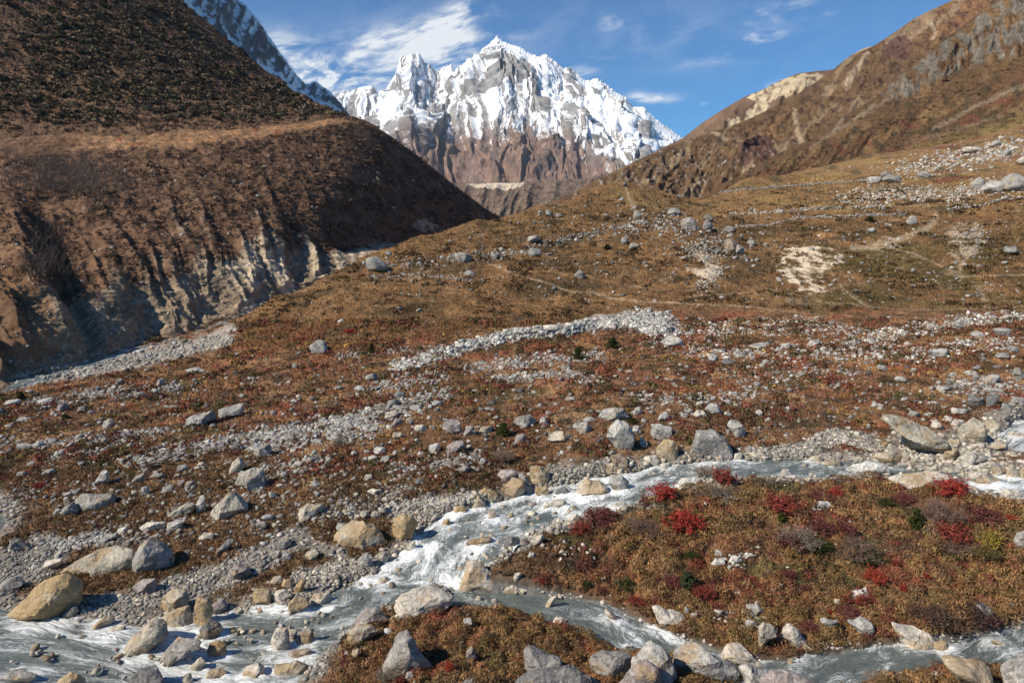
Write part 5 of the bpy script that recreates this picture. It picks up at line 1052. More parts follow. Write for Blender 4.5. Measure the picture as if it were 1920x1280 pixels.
T('E',None,'g',.0,[(1210,970),(1220,930),(1300,925),(1300,960),(1250,985)])
T('E',None,'p',.0,[(1320,930),(1340,870),(1390,880),(1380,930)])
T('E',None,'p',.0,[(1385,935),(1400,890),(1460,880),(1470,930),(1430,950)])
T('E',None,'g',.0,[(865,170),(880,120),(920,120),(920,160)])
T('E',None,'d',.0,[(530,1000),(540,960),(630,930),(600,990)])
T('E',None,'g',.0,[(750,610),(760,570),(800,560),(810,600)])
T('F','broad rounded tan boulder ringed by rusty plants above the left bank','t',.05,[(310,1150),(330,1090),(400,1050),(500,1040),(530,1100),(490,1140),(420,1160),(360,1190)],.9,'the broad tan boulder above the bank')
T('F','largest brown grey boulder of the row of three above the lone juniper','p',.05,[(1390,500),(1410,440),(1470,405),(1530,440),(1540,510),(1490,550),(1420,540)],.85,'the row of three boulders')
T('F','middle brown grey boulder of the row of three','p',.05,[(1545,540),(1570,480),(1630,465),(1660,510),(1640,550)])
T('F','right hand lower boulder of the row of three','t',.05,[(1660,520),(1690,480),(1760,470),(1770,510),(1700,540)])
T('F','sloping grey boulder below the row of three','p',.0,[(1430,690),(1430,630),(1480,590),(1560,585),(1580,640),(1520,670)])
T('F','pale cube shaped boulder left of the sloping boulder below the row of three','l',.0,[(1295,660),(1300,620),(1370,595),(1390,640),(1370,670),(1310,680)])
T('F','pale topped slab at the left end of the big stone field','l',.0,[(0,720),(-30,640),(0,600),(100,610),(120,660),(60,700)],.8,'the big stone field')
T('F','flat cream tan boulder among grey stones at the top of the centre band','k',.15,[(960,430),(980,370),(1050,355),(1080,380),(1040,430)],.8,'the cream boulder of the centre band')
T('F',None,'p',.0,[(1010,470),(1050,410),(1090,420),(1090,470),(1040,485)])
T('F',None,'t',.0,[(1185,490),(1200,460),(1260,465),(1290,500),(1240,525)])
T('F',None,'t',.1,[(1020,550),(1030,520),(1090,520),(1120,550),(1080,580)])
T('F',None,'g',.0,[(925,740),(950,700),(1000,690),(1020,730),(980,760)])
T('F',None,'t',.1,[(805,880),(820,840),(870,835),(880,870),(840,900)])
T('F','flat cream slab lying in brown turf above the stream bend','k',.0,[(830,960),(870,940),(945,940),(945,980),(880,1005)],.7,'the flat cream slab above the bend')
T('F',None,'d',.0,[(1185,900),(1200,870),(1240,865),(1260,900),(1220,920)])
T('F',None,'l',.0,[(410,890),(440,880),(490,910),(480,940),(440,925)])
T('F','orange brown wedge on the shingle at the water edge','o',.8,[(1480,1130),(1500,1080),(1560,1065),(1585,1110),(1530,1150)])
T('F',None,'p',.1,[(1390,1090),(1400,1060),(1450,1055),(1470,1090),(1430,1105)])
T('F','pale pointed stone standing in the shallows','k',.2,[(1740,1170),(1740,1110),(1790,1110),(1810,1150),(1790,1185)])
T('F','ochre and black boulder left of the bank cluster by the cascade','o',.55,[(1670,970),(1720,935),(1790,950),(1850,1020),(1850,1055),(1770,1050),(1710,1010)],.8,'the bank cluster by the cascade')
T('F',None,'t',.5,[(1620,1110),(1630,1050),(1670,990),(1730,1050),(1700,1090)])
T('F','biggest tan boulder in the bank cluster by the cascade','t',.4,[(1820,960),(1840,900),(1920,860),(2010,880),(2020,960),(1990,1030),(1920,1040),(1850,1010)],.85)
T('F','grey topped slab at the back of the bank cluster by the cascade','p',.1,[(1790,860),(1830,810),(1920,800),(1990,820),(1920,860),(1850,890)])
T('G','big grey boulder with black shaded right face at the top of the stream bank','g',.0,[(0,450),(60,390),(140,380),(190,430),(170,490),(110,500),(60,490)],.85,'the grey boulder above the bank')
T('G',None,'l',.0,[(205,450),(215,410),(250,400),(280,450),(250,480)])
T('G','broad boulder with tan lit corner and dark underside','t',.1,[(270,570),(310,520),(380,505),(440,540),(430,590),(350,610)],.8,'the broad tan cornered boulder')
T('G','squat grey boulder left of the great rugged boulder','l',.0,[(450,490),(470,450),(560,445),(600,480),(580,540),(500,540)])
T('G',None,'l',.05,[(520,430),(560,405),(620,415),(630,450),(570,450)])
T('G','wide dome shaped pale boulder behind the great rugged boulder','l',.05,[(650,400),(680,350),(760,325),(830,340),(880,400),(830,430),(700,445)],.8,'the dome boulder')
T('G','great rugged pale boulder with jutting left corner above the stream','l',.0,[(690,550),(730,480),(790,425),(870,450),(920,530),(900,610),(830,670),(780,640),(740,590)],.9,'the great rugged boulder')
T('G','rounded boulder with deep black underside right of the great rugged boulder','l',.0,[(1040,520),(1050,460),(1120,450),(1200,480),(1200,540),(1110,580),(1060,560)])
T('G',None,'l',.0,[(1095,430),(1110,380),(1160,365),(1190,400),(1160,440)])
T('G','ochre rounded boulder standing at the bank left of the trapezoid boulder','o',.4,[(1080,670),(1090,620),(1150,575),(1210,580),(1250,640),(1240,710),(1180,750),(1110,720)],.85,'the ochre boulder at the bank')
T('G',None,'k',.1,[(975,740),(1000,700),(1080,690),(1110,730),(1080,770),(1000,770)])
T('G',None,'k',.1,[(1110,800),(1120,750),(1180,745),(1200,790),(1150,810)])
T('G','massive grey trapezoid boulder with undercut base on the far bank','g',.05,[(1330,660),(1370,560),(1380,510),(1460,515),(1520,505),(1590,550),(1640,640),(1640,710),(1520,735),(1400,700)],.85,'the trapezoid boulder')
T('G','knobbly pale boulder right of the trapezoid boulder','l',.05,[(1615,470),(1640,425),(1700,430),(1750,490),(1740,550),(1680,570),(1650,510)])
T('G','peaked pale boulder up the bank behind the trapezoid boulder','l',.0,[(1445,350),(1490,300),(1540,305),(1570,360),(1550,395),(1480,390)],.8,'the peaked pale boulder')
T('G',None,'k',.0,[(1360,390),(1390,350),(1440,360),(1460,400),(1420,430)])
T('G','lower tan half of the stacked boulder at the water left of the ochre boulder','t',.5,[(640,780),(660,740),(740,745),(870,750),(860,800),(760,830),(660,840)])
T('G','upper brown half of the stacked boulder at the water left of the ochre boulder','b',.3,[(720,760),(740,690),(810,680),(870,720),(860,770),(760,780)])
T('G','pitted tan boulder sitting in the middle of the cascade','k',.5,[(470,970),(490,910),(550,865),(640,870),(710,920),(720,980),(630,1010),(520,1005)],.85,'the pitted boulder in the cascade')
T('G','smooth pale boulder in the water right of the pitted boulder','l',.25,[(720,890),(740,840),(820,840),(880,890),(880,950),(800,970),(750,930)])
T('G','flat tan rock just under the surface below the cascade','k',.4,[(235,1070),(320,1020),(400,1030),(420,1060),(330,1100),(240,1095)],.6)
T('G','yellow and grey block at the top right of the bank cluster by the cascade','o',.5,[(130,830),(140,780),(200,770),(280,800),(285,860),(230,900),(180,920),(145,880)])
T('G',None,'o',.5,[(170,960),(180,920),(260,920),(285,980),(250,1020),(190,1010)])
T('G',None,'g',.1,[(40,850),(50,820),(100,840),(160,930),(140,980),(90,950)])
T('G',None,'t',.1,[(520,790),(550,755),(620,760),(640,790),(600,820),(540,815)])
T('G','long white rock on the near edge of the stream beside the bare twigs','w',.1,[(1245,900),(1280,860),(1380,850),(1430,870),(1360,915),(1270,920)],.8,'the white rock by the bare twigs')
T('G',None,'l',.0,[(950,600),(970,555),(1020,600),(1030,650),(980,640)])
T('G',None,'g',.0,[(15,590),(40,540),(100,530),(120,580),(90,610)])
T('G','wet grey boulder washed over by the little waterfall','d',.4,[(320,970),(330,935),(400,925),(430,970),(380,1010),(330,1000)])
T('G',None,'k',.1,[(750,1080),(790,1035),(860,1050),(850,1090)])
T('G',None,'k',.1,[(1660,730),(1670,680),(1720,670),(1740,710),(1720,745)])
T('G','low pale oval boulder alone in the tawny grass above the bank','l',.0,[(395,280),(410,255),(460,250),(480,275),(440,290)],.8,'the oval boulder in the tawny grass')
T('G',None,'l',.0,[(900,510),(910,470),(950,470),(970,520),(940,540)])
T('G',None,'l',.0,[(905,390),(920,340),(960,325),(980,370),(950,400)])
T('G',None,'l',.0,[(1250,400),(1270,370),(1320,375),(1330,405),(1280,415)])
T('G',None,'l',.0,[(1370,330),(1390,290),(1430,285),(1440,320)])
T('G','little white upright pillar stone in the red heath','w',.0,[(1042,262),(1045,228),(1068,228),(1068,262)],.8,'the little white pillar stone')
T('G',None,'l',.0,[(1580,390),(1600,360),(1640,375),(1655,400),(1610,410)])
T('I','huge slanting slab boulder with grey back and tan broken face on the right bank','t',.35,[(840,440),(870,400),(960,390),(1080,410),(1200,490),(1330,590),(1340,660),(1260,720),(1160,690),(1060,640),(1040,560),(1010,500),(930,470)],.8,'the huge slanting slab')
T('I','smooth ochre boulder at the right foot of the huge slanting slab','o',.4,[(1315,710),(1330,660),(1420,630),(1440,680),(1410,730),(1350,750)])
T('I','tall grey capped ochre boulder in the boulder bar at the right','t',.45,[(1435,520),(1460,450),(1530,400),(1580,430),(1620,520),(1600,570),(1510,605),(1450,570)],.9,'the tall grey capped boulder')
T('I',None,'t',.4,[(1625,500),(1640,440),(1700,430),(1750,490),(1730,520),(1660,520)])
T('I','flat cream ochre slab in the boulder bar near the right edge','k',.4,[(1640,620),(1660,590),(1750,580),(1850,640),(1840,670),(1740,660)])
T('I','long pale boulder with dark belly in the middle of the boulder bar','k',.2,[(1390,750),(1430,690),(1500,660),(1640,690),(1650,720),(1560,750),(1480,790)],.8,'the dark bellied boulder')
T('I','smooth cream boulder at the white water near the right edge','k',.4,[(1490,870),(1560,820),(1660,815),(1750,880),(1740,920),(1620,930),(1520,910)],.8,'the smooth cream boulder at the right')
T('I','bright white smooth rock in the stream','w',.0,[(550,800),(620,755),(740,735),(850,750),(920,800),(880,840),(700,845)],.85,'the bright white rock')
T('I','tan rounded boulder behind the bright white rock','t',.5,[(790,710),(830,670),(940,655),(1000,680),(1005,770),(940,790),(870,760)])
T('I',None,'t',.3,[(1005,740),(1010,670),(1050,680),(1060,730)])
T('I','pale round boulder at the water left of the bright white rock','t',.3,[(400,760),(430,710),(500,690),(550,730),(560,780),(480,795)])
T('I',None,'k',.3,[(310,730),(330,700),(400,695),(420,730),(380,760),(330,755)])
T('I','broad flat tan slab between the bright white rock and the red shrub','k',.45,[(910,870),(980,830),(1130,805),(1280,820),(1370,850),(1380,930),(1200,950),(990,930)],.8,'the broad tan slab on the near bank')
T('I',None,'l',.1,[(90,840),(110,800),(160,795),(180,835),(130,860)])
T('I','dark cave like boulder at the top of the boulder bar','d',.1,[(1500,280),(1520,230),(1600,260),(1630,320),(1570,340),(1520,320)],.8,'the dark cave like boulder')
T('I',None,'d',.0,[(1640,320),(1650,240),(1720,230),(1730,310),(1690,350)])
T('I',None,'g',.0,[(1730,340),(1750,300),(1830,310),(1840,350),(1780,365)])
T('I',None,'g',.05,[(1810,290),(1820,250),(1920,260),(1930,310),(1860,320)])
T('I',None,'l',.0,[(1620,210),(1630,180),(1720,195),(1770,230),(1700,230)])
T('I','pair topping pale boulder above the boulder bar at the right','l',.0,[(1600,110),(1640,85),(1720,85),(1730,120),(1690,165),(1630,155)])
T('I','grey boulder at the right edge on the heath above the boulder bar','g',.0,[(1830,60),(1850,30),(1910,40),(1930,110),(1870,140)])
T('I','rounded grey boulder with black right side above the smooth cream boulder','g',.1,[(1665,790),(1690,745),(1770,770),(1790,830),(1760,865),(1700,840)])
T('I',None,'t',.5,[(1790,870),(1800,760),(1860,790),(1880,830),(1860,890)])
T('I',None,'o',.4,[(1870,880),(1880,800),(1940,780),(1960,890)])
T('I',None,'l',.0,[(1370,380),(1390,335),(1480,340),(1480,390),(1410,400)])
T('I',None,'k',.1,[(1305,430),(1330,395),(1390,400),(1400,440),(1350,460)])
T('I',None,'k',.1,[(1375,470),(1400,420),(1470,430),(1470,480),(1410,490)])
T('I',None,'l',.0,[(1050,390),(1060,350),(1130,370),(1130,400),(1080,410)])
T('I',None,'l',.0,[(1165,390),(1190,365),(1245,375),(1240,410),(1190,410)])
T('I',None,'l',.0,[(1220,300),(1230,285),(1280,295),(1280,320)])
T('I',None,'l',.0,[(775,330),(790,300),(870,310),(880,330),(820,340)])
T('I',None,'k',.2,[(1740,980),(1780,950),(1880,950),(1910,990),(1800,1020)])
T('I','white slab beside the rapid at the right edge','k',.2,[(1810,560),(1830,510),(1920,530),(1950,590),(1870,590)])
T('I',None,'l',.0,[(995,280),(1010,260),(1050,260),(1050,290)])
T('I','white rounded stone on the island behind the dark red twigs','w',.0,[(365,1080),(380,1040),(450,1040),(490,1080),(430,1095)],.8,'the white stone behind the dark red twigs')
T('I',None,'w',.0,[(320,1120),(330,1085),(370,1085),(370,1115)])
T('I',None,'k',.1,[(1510,640),(1520,610),(1590,605),(1590,640)])
T('I',None,'o',.4,[(1350,600),(1360,570),(1440,575),(1450,610),(1390,620)])
T('I',None,'k',.1,[(1500,800),(1520,770),(1640,760),(1650,790),(1580,810)])
T('I',None,'k',.1,[(1220,480),(1240,430),(1290,445),(1330,500),(1260,490)])

# ---- boulders seen further off: photo position and size
PROTO = [rock_proto(4, 100 + i, 12 + i % 5, .07 + .012 * (i % 5), .05) for i in range(14)]
PME = [mesh_np('boulder', v, f) for v, f in PROTO]
def place(px, py, w, h, col, stain=0.0, label=None, short=None, i=None):
    P, ok, _, _ = hit(px, py + h * .42); Y = P[0, 1]; wm = w * Y / F / CS * .5; hm = h * Y / F / CS * .5
    k = rng.integers(len(PME)) if i is None else i
    o = link('boulder', PME[k], m_rock); a = rng.uniform(0, 6.28); d = .5 * (wm + min(wm, hm * 1.3))
    o.scale = (wm * 1.12, d * 1.12, hm * 1.2); o.rotation_euler = (rng.uniform(-.2, .2), rng.uniform(-.2, .2), rng.choice([0, math.pi]) + rng.uniform(-.35, .35))
    o.location = (P[0, 0], Y + d * .35, P[0, 2] + hm * .70); t = np.array(TINT[col]) * rng.uniform(.88, 1.1); o.color = (*t, stain)
    BOULDERS.append(dict(o=o, cx=px, cy=py, w=w, h=h, col=col, label=label, short=short))
for a in [(702,497,42,26,'g','broad grey boulder on the hill shoulder with a smaller boulder leaning on its right','the broad boulder on the hill shoulder'),(718,503,17,16,'g'),(872,483,28,20,'g','angular grey boulder beside the start of the worn path on the hill','the boulder at the start of the hill path'),(1001,473,24,18,'g'),(999,448,23,16,'l'),(880,513,20,12,'g'),(1088,515,18,16,'g'),(1148,495,10,17,'d'),(1187,463,17,14,'t'),(1172,452,14,14,'g'),
 (750,582,13,12,'d'),(928,482,15,14,'d'),(905,531,10,15,'d'),(1293,420,30,22,'g','large dark sided boulder left end of the hill outcrop','the outcrop boulder on the hill'),(1330,410,20,15,'d'),(1326,424,18,20,'g'),(1372,461,28,24,'b','brown block in the middle of the rock cluster on the hill','the brown block on the hill'),(1387,468,15,18,'g'),(1368,430,24,12,'d'),(1411,455,15,13,'g'),(1419,490,11,15,'l'),(1461,400,17,9,'g'),(1551,435,12,9,'g'),(1634,435,17,10,'l'),(1711,415,16,16,'l'),(1899,472,24,16,'g','lone square grey boulder near the right edge of the hill','the lone square boulder on the right of the hill'),
 (1640,338,26,15,'l'),(1662,330,20,15,'g'),(1676,337,30,13,'g'),(1863,352,38,23,'l','large pale grey rounded boulder under the rubble slope left of the dark overhanging boulder','the pale rounded boulder under the rubble slope'),(1838,344,24,20,'l'),(1902,344,44,34,'g','big grey overhanging boulder at the right edge below the rubble slope','the overhanging boulder at the right edge'),(1826,282,34,14,'k','long cream block in the rubble on the right hand slope','the cream block in the rubble'),(1735,328,22,12,'g'),(1917,305,16,16,'k'),(1886,290,22,12,'l'),(1868,270,18,12,'l'),
 (1171,347,8,10,'d','small dark upright rock standing on the skyline of the hill','the dark rock on the hill skyline'),(1219,353,9,6,'d'),(1190,392,15,12,'g'),(1194,404,14,15,'g'),(1263,399,24,15,'g'),(1137,406,12,9,'g'),(1028,402,17,10,'g'),(1012,400,12,8,'g'),(1047,405,14,8,'g'),(1048,383,10,5,'l'),(1046,455,10,8,'g'),(940,470,12,8,'g'),(788,487,12,10,'g'),(728,478,14,9,'l'),(670,480,18,10,'g'),(830,485,10,8,'l'),(905,463,11,8,'g'),(845,453,10,7,'g'),(1222,508,8,12,'g'),(1163,490,10,9,'t'),(785,585,10,8,'l'),(1325,470,10,8,'g'),(1280,465,10,7,'g'),(1792,497,11,8,'g'),(1811,441,12,8,'g'),(1753,442,11,6,'l'),
 (596,651,40,26,'l','tilted pale boulder alone on the rust coloured foot of the hill','the tilted pale boulder at the hill foot'),(412,670,9,14,'l'),(473,713,18,10,'g'),(640,603,12,8,'l'),(1040,617,36,15,'k','long cream boulder on the crest of the white scree ridge','the cream boulder on the scree ridge'),(1262,640,42,20,'l','broad pale boulder at the right end of the white scree ridge','the pale boulder at the end of the scree ridge'),(1215,605,12,9,'l'),
 (1338,672,20,15,'l'),(1366,678,26,12,'d'),(1348,641,13,12,'g'),(1421,648,32,11,'l'),(1476,650,18,16,'l'),(1527,645,24,13,'l'),(1559,608,18,10,'g'),(1800,611,16,12,'g'),(1853,602,15,12,'d'),(1882,622,28,17,'g','rounded grey boulder in the white rubble strip by the right edge','the rounded boulder in the rubble strip'),(1836,628,26,12,'l'),(1766,661,36,18,'l'),(1500,672,14,11,'g'),(1405,690,12,12,'l'),(1655,690,16,12,'l'),(1600,668,14,9,'l'),(1700,648,14,9,'l'),(1732,655,16,9,'l'),(1290,690,16,11,'g'),(1305,660,15,9,'g'),(1610,700,14,9,'g'),(1900,655,20,12,'g'),(1880,668,22,10,'g'),(1870,690,14,9,'g'),
 (1425,775,16,12,'l'),(1440,790,14,9,'l'),(1420,722,16,9,'l'),(1436,730,12,9,'l'),(1500,700,14,9,'l'),(1590,700,12,8,'l'),(1480,735,16,9,'g'),(1395,727,12,9,'l'),(1330,722,14,10,'l'),(1690,712,20,10,'l'),(1820,700,22,9,'l'),(1840,713,18,9,'g'),(1770,728,26,12,'l'),(1870,742,14,9,'g'),
 (365,694,34,9,'l'),(455,745,14,8,'g'),(235,733,13,9,'g'),(262,740,22,12,'g'),(290,736,16,10,'l'),(85,752,24,11,'l'),(20,755,30,12,'l'),(20,765,14,9,'g'),(0,772,14,14,'d'),(160,755,16,10,'d'),(45,838,26,12,'l'),(70,835,20,12,'l'),(100,830,18,10,'g'),(300,718,18,14,'g'),(270,728,18,10,'l'),(120,847,18,9,'l'),(220,800,10,8,'l'),(350,800,12,8,'g'),(65,890,11,9,'g'),(40,890,16,12,'g'),(155,872,14,10,'l'),(150,868,12,9,'g'),(30,920,14,9,'g'),(110,960,12,8,'g'),(70,905,12,8,'g'),
 (540,925,14,12,'g'),(510,928,16,12,'g'),(525,912,14,11,'l'),(548,907,12,10,'l'),(622,897,14,11,'l'),(665,898,14,11,'l'),(690,912,14,12,'g'),(740,900,13,9,'l'),(715,910,9,10,'g'),(770,880,12,10,'l'),(785,870,12,9,'l'),(815,868,12,10,'g'),(840,865,14,10,'l'),(855,872,13,11,'l'),(870,880,20,14,'g'),(905,865,15,14,'l'),(860,885,14,10,'g'),(820,895,15,11,'l'),(800,890,12,10,'l'),(905,850,10,8,'g'),(880,838,12,9,'l'),(895,845,9,9,'l'),
 (620,860,11,9,'l'),(580,865,16,12,'l'),(560,870,18,12,'l'),(590,850,14,10,'l'),(640,860,12,11,'g'),(665,852,16,11,'l'),(690,848,14,12,'l'),(700,862,18,10,'l'),(712,845,20,14,'l'),(740,850,13,9,'l'),(790,850,14,8,'l'),(575,880,12,9,'l'),(605,880,12,10,'g'),
 (700,805,16,12,'l'),(693,800,13,12,'l'),(680,822,14,8,'g'),(730,802,16,11,'l'),(760,775,16,11,'l'),(780,765,20,11,'l'),(740,755,18,10,'l'),(820,757,18,12,'l'),(690,768,14,10,'l'),(625,785,14,10,'l'),(680,775,10,9,'l'),(810,800,13,10,'l'),(770,790,18,10,'g'),(915,768,16,9,'l'),(930,785,13,9,'l'),(635,728,20,9,'g'),(672,728,22,9,'l'),(755,690,22,9,'l'),(750,740,18,14,'d'),(738,755,19,13,'g'),(697,708,21,14,'l'),
 (580,960,18,12,'l'),(600,950,12,12,'g'),(620,940,15,12,'l'),(640,938,12,10,'g'),(650,945,15,12,'g'),(665,955,14,11,'g'),(685,965,20,14,'t'),(705,965,18,13,'g'),(720,958,18,14,'g'),(650,965,12,13,'l'),(635,975,14,12,'g'),(640,988,18,14,'g'),(500,970,20,15,'g'),(490,985,20,16,'g'),(525,970,16,10,'g'),(560,985,14,11,'g'),(505,1005,14,12,'g'),(550,966,12,12,'l')]:
    if a[2] * a[3] < 190 and len(a) < 6: STONES.append((a[0], a[1], a[2] * .95, a[4])); continue
    place(*a[:5], label=a[5] if len(a) > 5 else None, short=a[6] if len(a) > 6 else None)
# ---- loose stones: thousands, in the bands and fans where the photograph shows them
def stroke(pl, hw, n, s0, s1, cols, clump=.5):
    pl = np.array(pl, float); seg = np.hypot(*np.diff(pl, axis=0).T); t = rng.random(n) * seg.sum(); c = np.r_[0, np.cumsum(seg)]
    x = np.interp(t, c, pl[:, 0]); y = np.interp(t, c, pl[:, 1]); y = y + np.clip(rng.normal(0, .55, n), -1.3, 1.3) * hw; x = x + rng.normal(0, .8, n) * hw
    keep = fbm(x / 26, y / 12, 3, 500) + rng.normal(0, .12, n) > -.35 + clump * .3; x, y = x[keep], y[keep]
    s = s0 + (s1 - s0) * rng.random(len(x)) ** 2.2
    for a in zip(x, y, s, rng.choice(list(cols), len(x))): STONES.append(a)
def scatter(poly, n, s0, s1, cols, thr=-.05, sc=(40, 18), seed=510):
    p = np.array(poly, float); x = rng.uniform(p[:, 0].min(), p[:, 0].max(), n); y = rng.uniform(p[:, 1].min(), p[:, 1].max(), n)
    k = in_poly(x, y, poly) & (fbm(x / sc[0], y / sc[1], 3, seed) + rng.normal(0, .1, n) > thr); x, y = x[k], y[k]
    s = s0 + (s1 - s0) * rng.random(len(x)) ** 2.5
    for a in zip(x, y, s, rng.choice(list(cols), len(x))): STONES.append(a)
for a in [([(740,690),(860,655),(900,645),(960,630),(1040,622),(1100,612),(1180,603),(1250,595)],9,6500,3,11,'wllg',-1.2),([(1195,600),(1230,610),(1250,625),(1240,640)],18,2200,3,10,'wlg',-1.2),([(630,670),(700,662),(800,655),(880,650)],7,500,3,7,'ll'),
 ([(880,692),(960,682),(1040,673),(1130,668)],11,800,4,9,'lll'),([(930,712),(1000,706),(1060,700),(1120,715)],11,600,5,10,'lg'),([(700,728),(760,714),(830,704)],11,600,4,9,'ll'),([(620,800),(700,777),(780,757),(840,742)],14,900,5,12,'lgl'),
 ([(50,758),(130,747),(200,737),(270,737),(335,725)],11,800,5,11,'lgg'),([(0,712),(80,702),(140,694),(220,682),(320,662),(430,640)],10,1500,3,8,'lgt'),([(0,832),(60,836),(140,826),(230,814),(315,808)],8,550,5,10,'lg'),([(80,862),(180,847),(240,824),(320,806)],6,350,5,9,'lg'),
 ([(245,872),(300,852),(380,837),(460,822)],12,900,6,12,'lgg'),([(470,832),(520,825),(560,815),(620,806),(690,797)],22,2000,6,13,'lllg'),([(490,890),(560,872),(610,862)],14,350,6,12,'lg'),([(750,882),(820,872),(905,862)],14,500,7,13,'llg'),
 ([(600,965),(700,948),(770,932)],18,500,6,13,'glt'),([(735,962),(800,946),(860,940),(910,928)],14,1500,3,8,'tlt'),([(1010,892),(1100,886),(1170,880)],12,800,4,9,'tg'),([(555,1088),(620,1070),(700,1058)],16,1300,4,9,'tgk'),
 ([(140,1150),(250,1132),(320,1110),(420,1080),(500,1050)],26,2200,4,10,'gtg'),([(60,1012),(120,1020),(200,1012),(265,1012)],16,600,5,11,'gl'),([(0,1065),(60,1060),(95,1035)],30,900,3,8,'gg'),([(1190,745),(1300,752),(1400,742)],12,350,5,11,'l'),
 ([(1280,622),(1400,616),(1500,611),(1620,620)],14,1300,3,8,'wl'),([(1600,640),(1700,622),(1800,606),(1925,594)],12,1800,3,9,'wl'),([(1290,662),(1450,660),(1560,656),(1700,670),(1800,650),(1900,640)],16,1300,4,10,'wl'),
 ([(1400,855),(1500,846),(1560,818),(1620,832),(1660,850)],14,1300,4,9,'tkg'),([(1690,840),(1760,862),(1850,856),(1900,815)],34,900,5,13,'tkk'),([(1380,722),(1430,715),(1500,692),(1600,705)],26,450,4,9,'l'),([(1770,720),(1850,730),(1910,722)],20,350,5,12,'lg'),
 ([(690,500),(760,496),(850,482),(900,480),(960,476),(1040,452),(1080,446),(1150,430),(1200,420)],10,900,3,8,'lg'),([(1180,420),(1240,422),(1300,440),(1390,475)],24,700,3,9,'gl'),([(690,520),(760,518),(830,520),(890,526)],3,260,3,6,'l'),
 ([(1580,372),(1700,367),(1800,366),(1890,350)],16,1700,3,7,'lk'),([(1690,322),(1780,302),(1860,290),(1925,270)],20,1100,3,8,'lk'),([(1330,490),(1345,515),(1310,545)],10,300,3,6,'lk'),([(1290,470),(1330,480)],14,250,3,6,'lk'),([(1780,430),(1840,440),(1810,480)],16,260,3,6,'l'),([(1860,540),(1740,530)],10,40,3,6,'l'),
 ([(870,1080),(905,1050),(985,1008),(1060,985)],12,500,5,14,'tkg'),([(820,1105),(850,1090)],12,250,3,7,'tg'),([(620,1180),(690,1200),(660,1230)],14,160,6,14,'t'),([(480,1230),(560,1240),(600,1230)],12,140,6,14,'t'),([(360,1120),(420,1110)],14,250,4,9,'g'),([(520,1150),(590,1110)],10,200,5,11,'tg'),
 ([(1350,1050),(1420,1040)],10,40,5,10,'w'),([(1340,1150),(1420,1160),(1440,1200)],18,70,6,14,'kw'),([(1350,1060),(1400,1065)],6,30,4,8,'w'),([(1500,1215),(1600,1205)],8,260,3,7,'kt'),([(1640,1275),(1760,1262)],8,350,3,7,'tk'),([(1480,1005),(1640,985)],14,60,4,9,'w'),([(990,1010),(1060,1030),(1110,1040)],16,60,5,12,'k'),([(1430,1110),(1370,1120)],8,30,4,8,'w'),([(940,1140),(880,1125)],8,40,5,12,'k'),([(0,950),(60,930),(40,900)],16,260,4,9,'g'),([(800,975),(730,985)],10,160,4,9,'t')]: stroke(*a)
scatter([(0,720),(360,672),(700,645),(1300,590),(1920,590),(1920,780),(1650,830),(1250,850),(1000,890),(700,960),(300,1040),(60,960),(0,900)],9000,3,9,'llg',.02)
scatter([(0,740),(360,700),(700,680),(1300,640),(1900,640),(1900,780),(1650,830),(1250,840),(1000,880),(700,950),(300,1040),(80,960),(0,900)],2000,8,14.5,'lgtgd',-.2,(60,25),516)
scatter([(60,900),(500,860),(900,860),(880,930),(600,1010),(300,1060),(120,1000)],1100,7,14.5,'tgld',-.2,(60,25),517)
scatter([(430,650),(620,530),(700,490),(930,420),(1170,356),(1300,395),(1920,380),(1920,580),(1300,578)],2600,2.5,6.5,'llg',.03,(30, 18),520)
scatter([(1180,352),(1920,250),(1920,400),(1300,395)],900,2.5,5,'lk',.05,(40, 12),524)
scatter([(985,1085),(1130,965),(1500,905),(1920,960),(1920,1170),(1300,1225)],260,4,9,'kw',.0,(50, 30),526)
scatter([(640,1200),(1000,1150),(1200,1220),(1000,1280),(640,1280)],60,4,9,'kl',.0,(50, 30),528)
scatter([(1930,600),(2330,600),(2330,880),(1930,880)],700,4,14,'lgt',-.1)
scatter([(-330,740),(-10,720),(-10,1060),(-330,900)],500,4,13,'lgt',-.1)
scatter([(1930,930),(2330,930),(2330,1180),(1930,1180)],90,5,13,'kl',.0)
for _P in STREAMS['main'][:2]:
    bp = np.stack(pix(_P), -1); stroke([tuple(q) for q in bp if -40 < q[0] < 1960 and q[1] < 1300], 9, 900, 5, 14, 'tkglt', -.3)
bp = np.stack(pix(STREAMS['side'][0]), -1); stroke([tuple(q) for q in bp if q[0] < 1960], 7, 130, 5, 12, 'kl', .2)
stroke([(1420,872),(1300,880),(1150,920),(1020,960),(900,1000),(830,1060),(740,1090),(600,1150),(450,1200),(250,1240),(40,1230)], 34, 550, 8, 17, 'tkob', -.3)
stroke([(0,716),(80,706),(140,696),(220,682),(320,660),(430,634)], 10, 420, 5, 11, 'lgt', -.3)
scatter([(640,560),(700,490),(930,420),(1170,356),(1300,395),(1700,390),(1920,420),(1920,570),(1300,570)], 900, 5, 10, 'lggd', -.1, (40, 22), 521)
_x = rng.uniform(-60, 1980, 60000); _y = rng.uniform(600, 1290, 60000); _, _ok, _r, _c = hit(_x, _y); _k = _ok & (gm[_r, _c] > .45) & (RIM[_r, _c] > .98); _x, _y = _x[_k], _y[_k]
_s = 2.4 + 10 * rng.random(len(_x)) ** 4.0
for a in zip(_x, _y, _s, rng.choice(list('gtglk'), len(_x))): STONES.append(a)
ST = np.array([(a[0], a[1], a[2]) for a in STONES]); SC = np.array([a[3] for a in STONES])
SP, ok, rr_, cc_ = hit(ST[:, 0], ST[:, 1]); wet = RIM[rr_, cc_] < .93
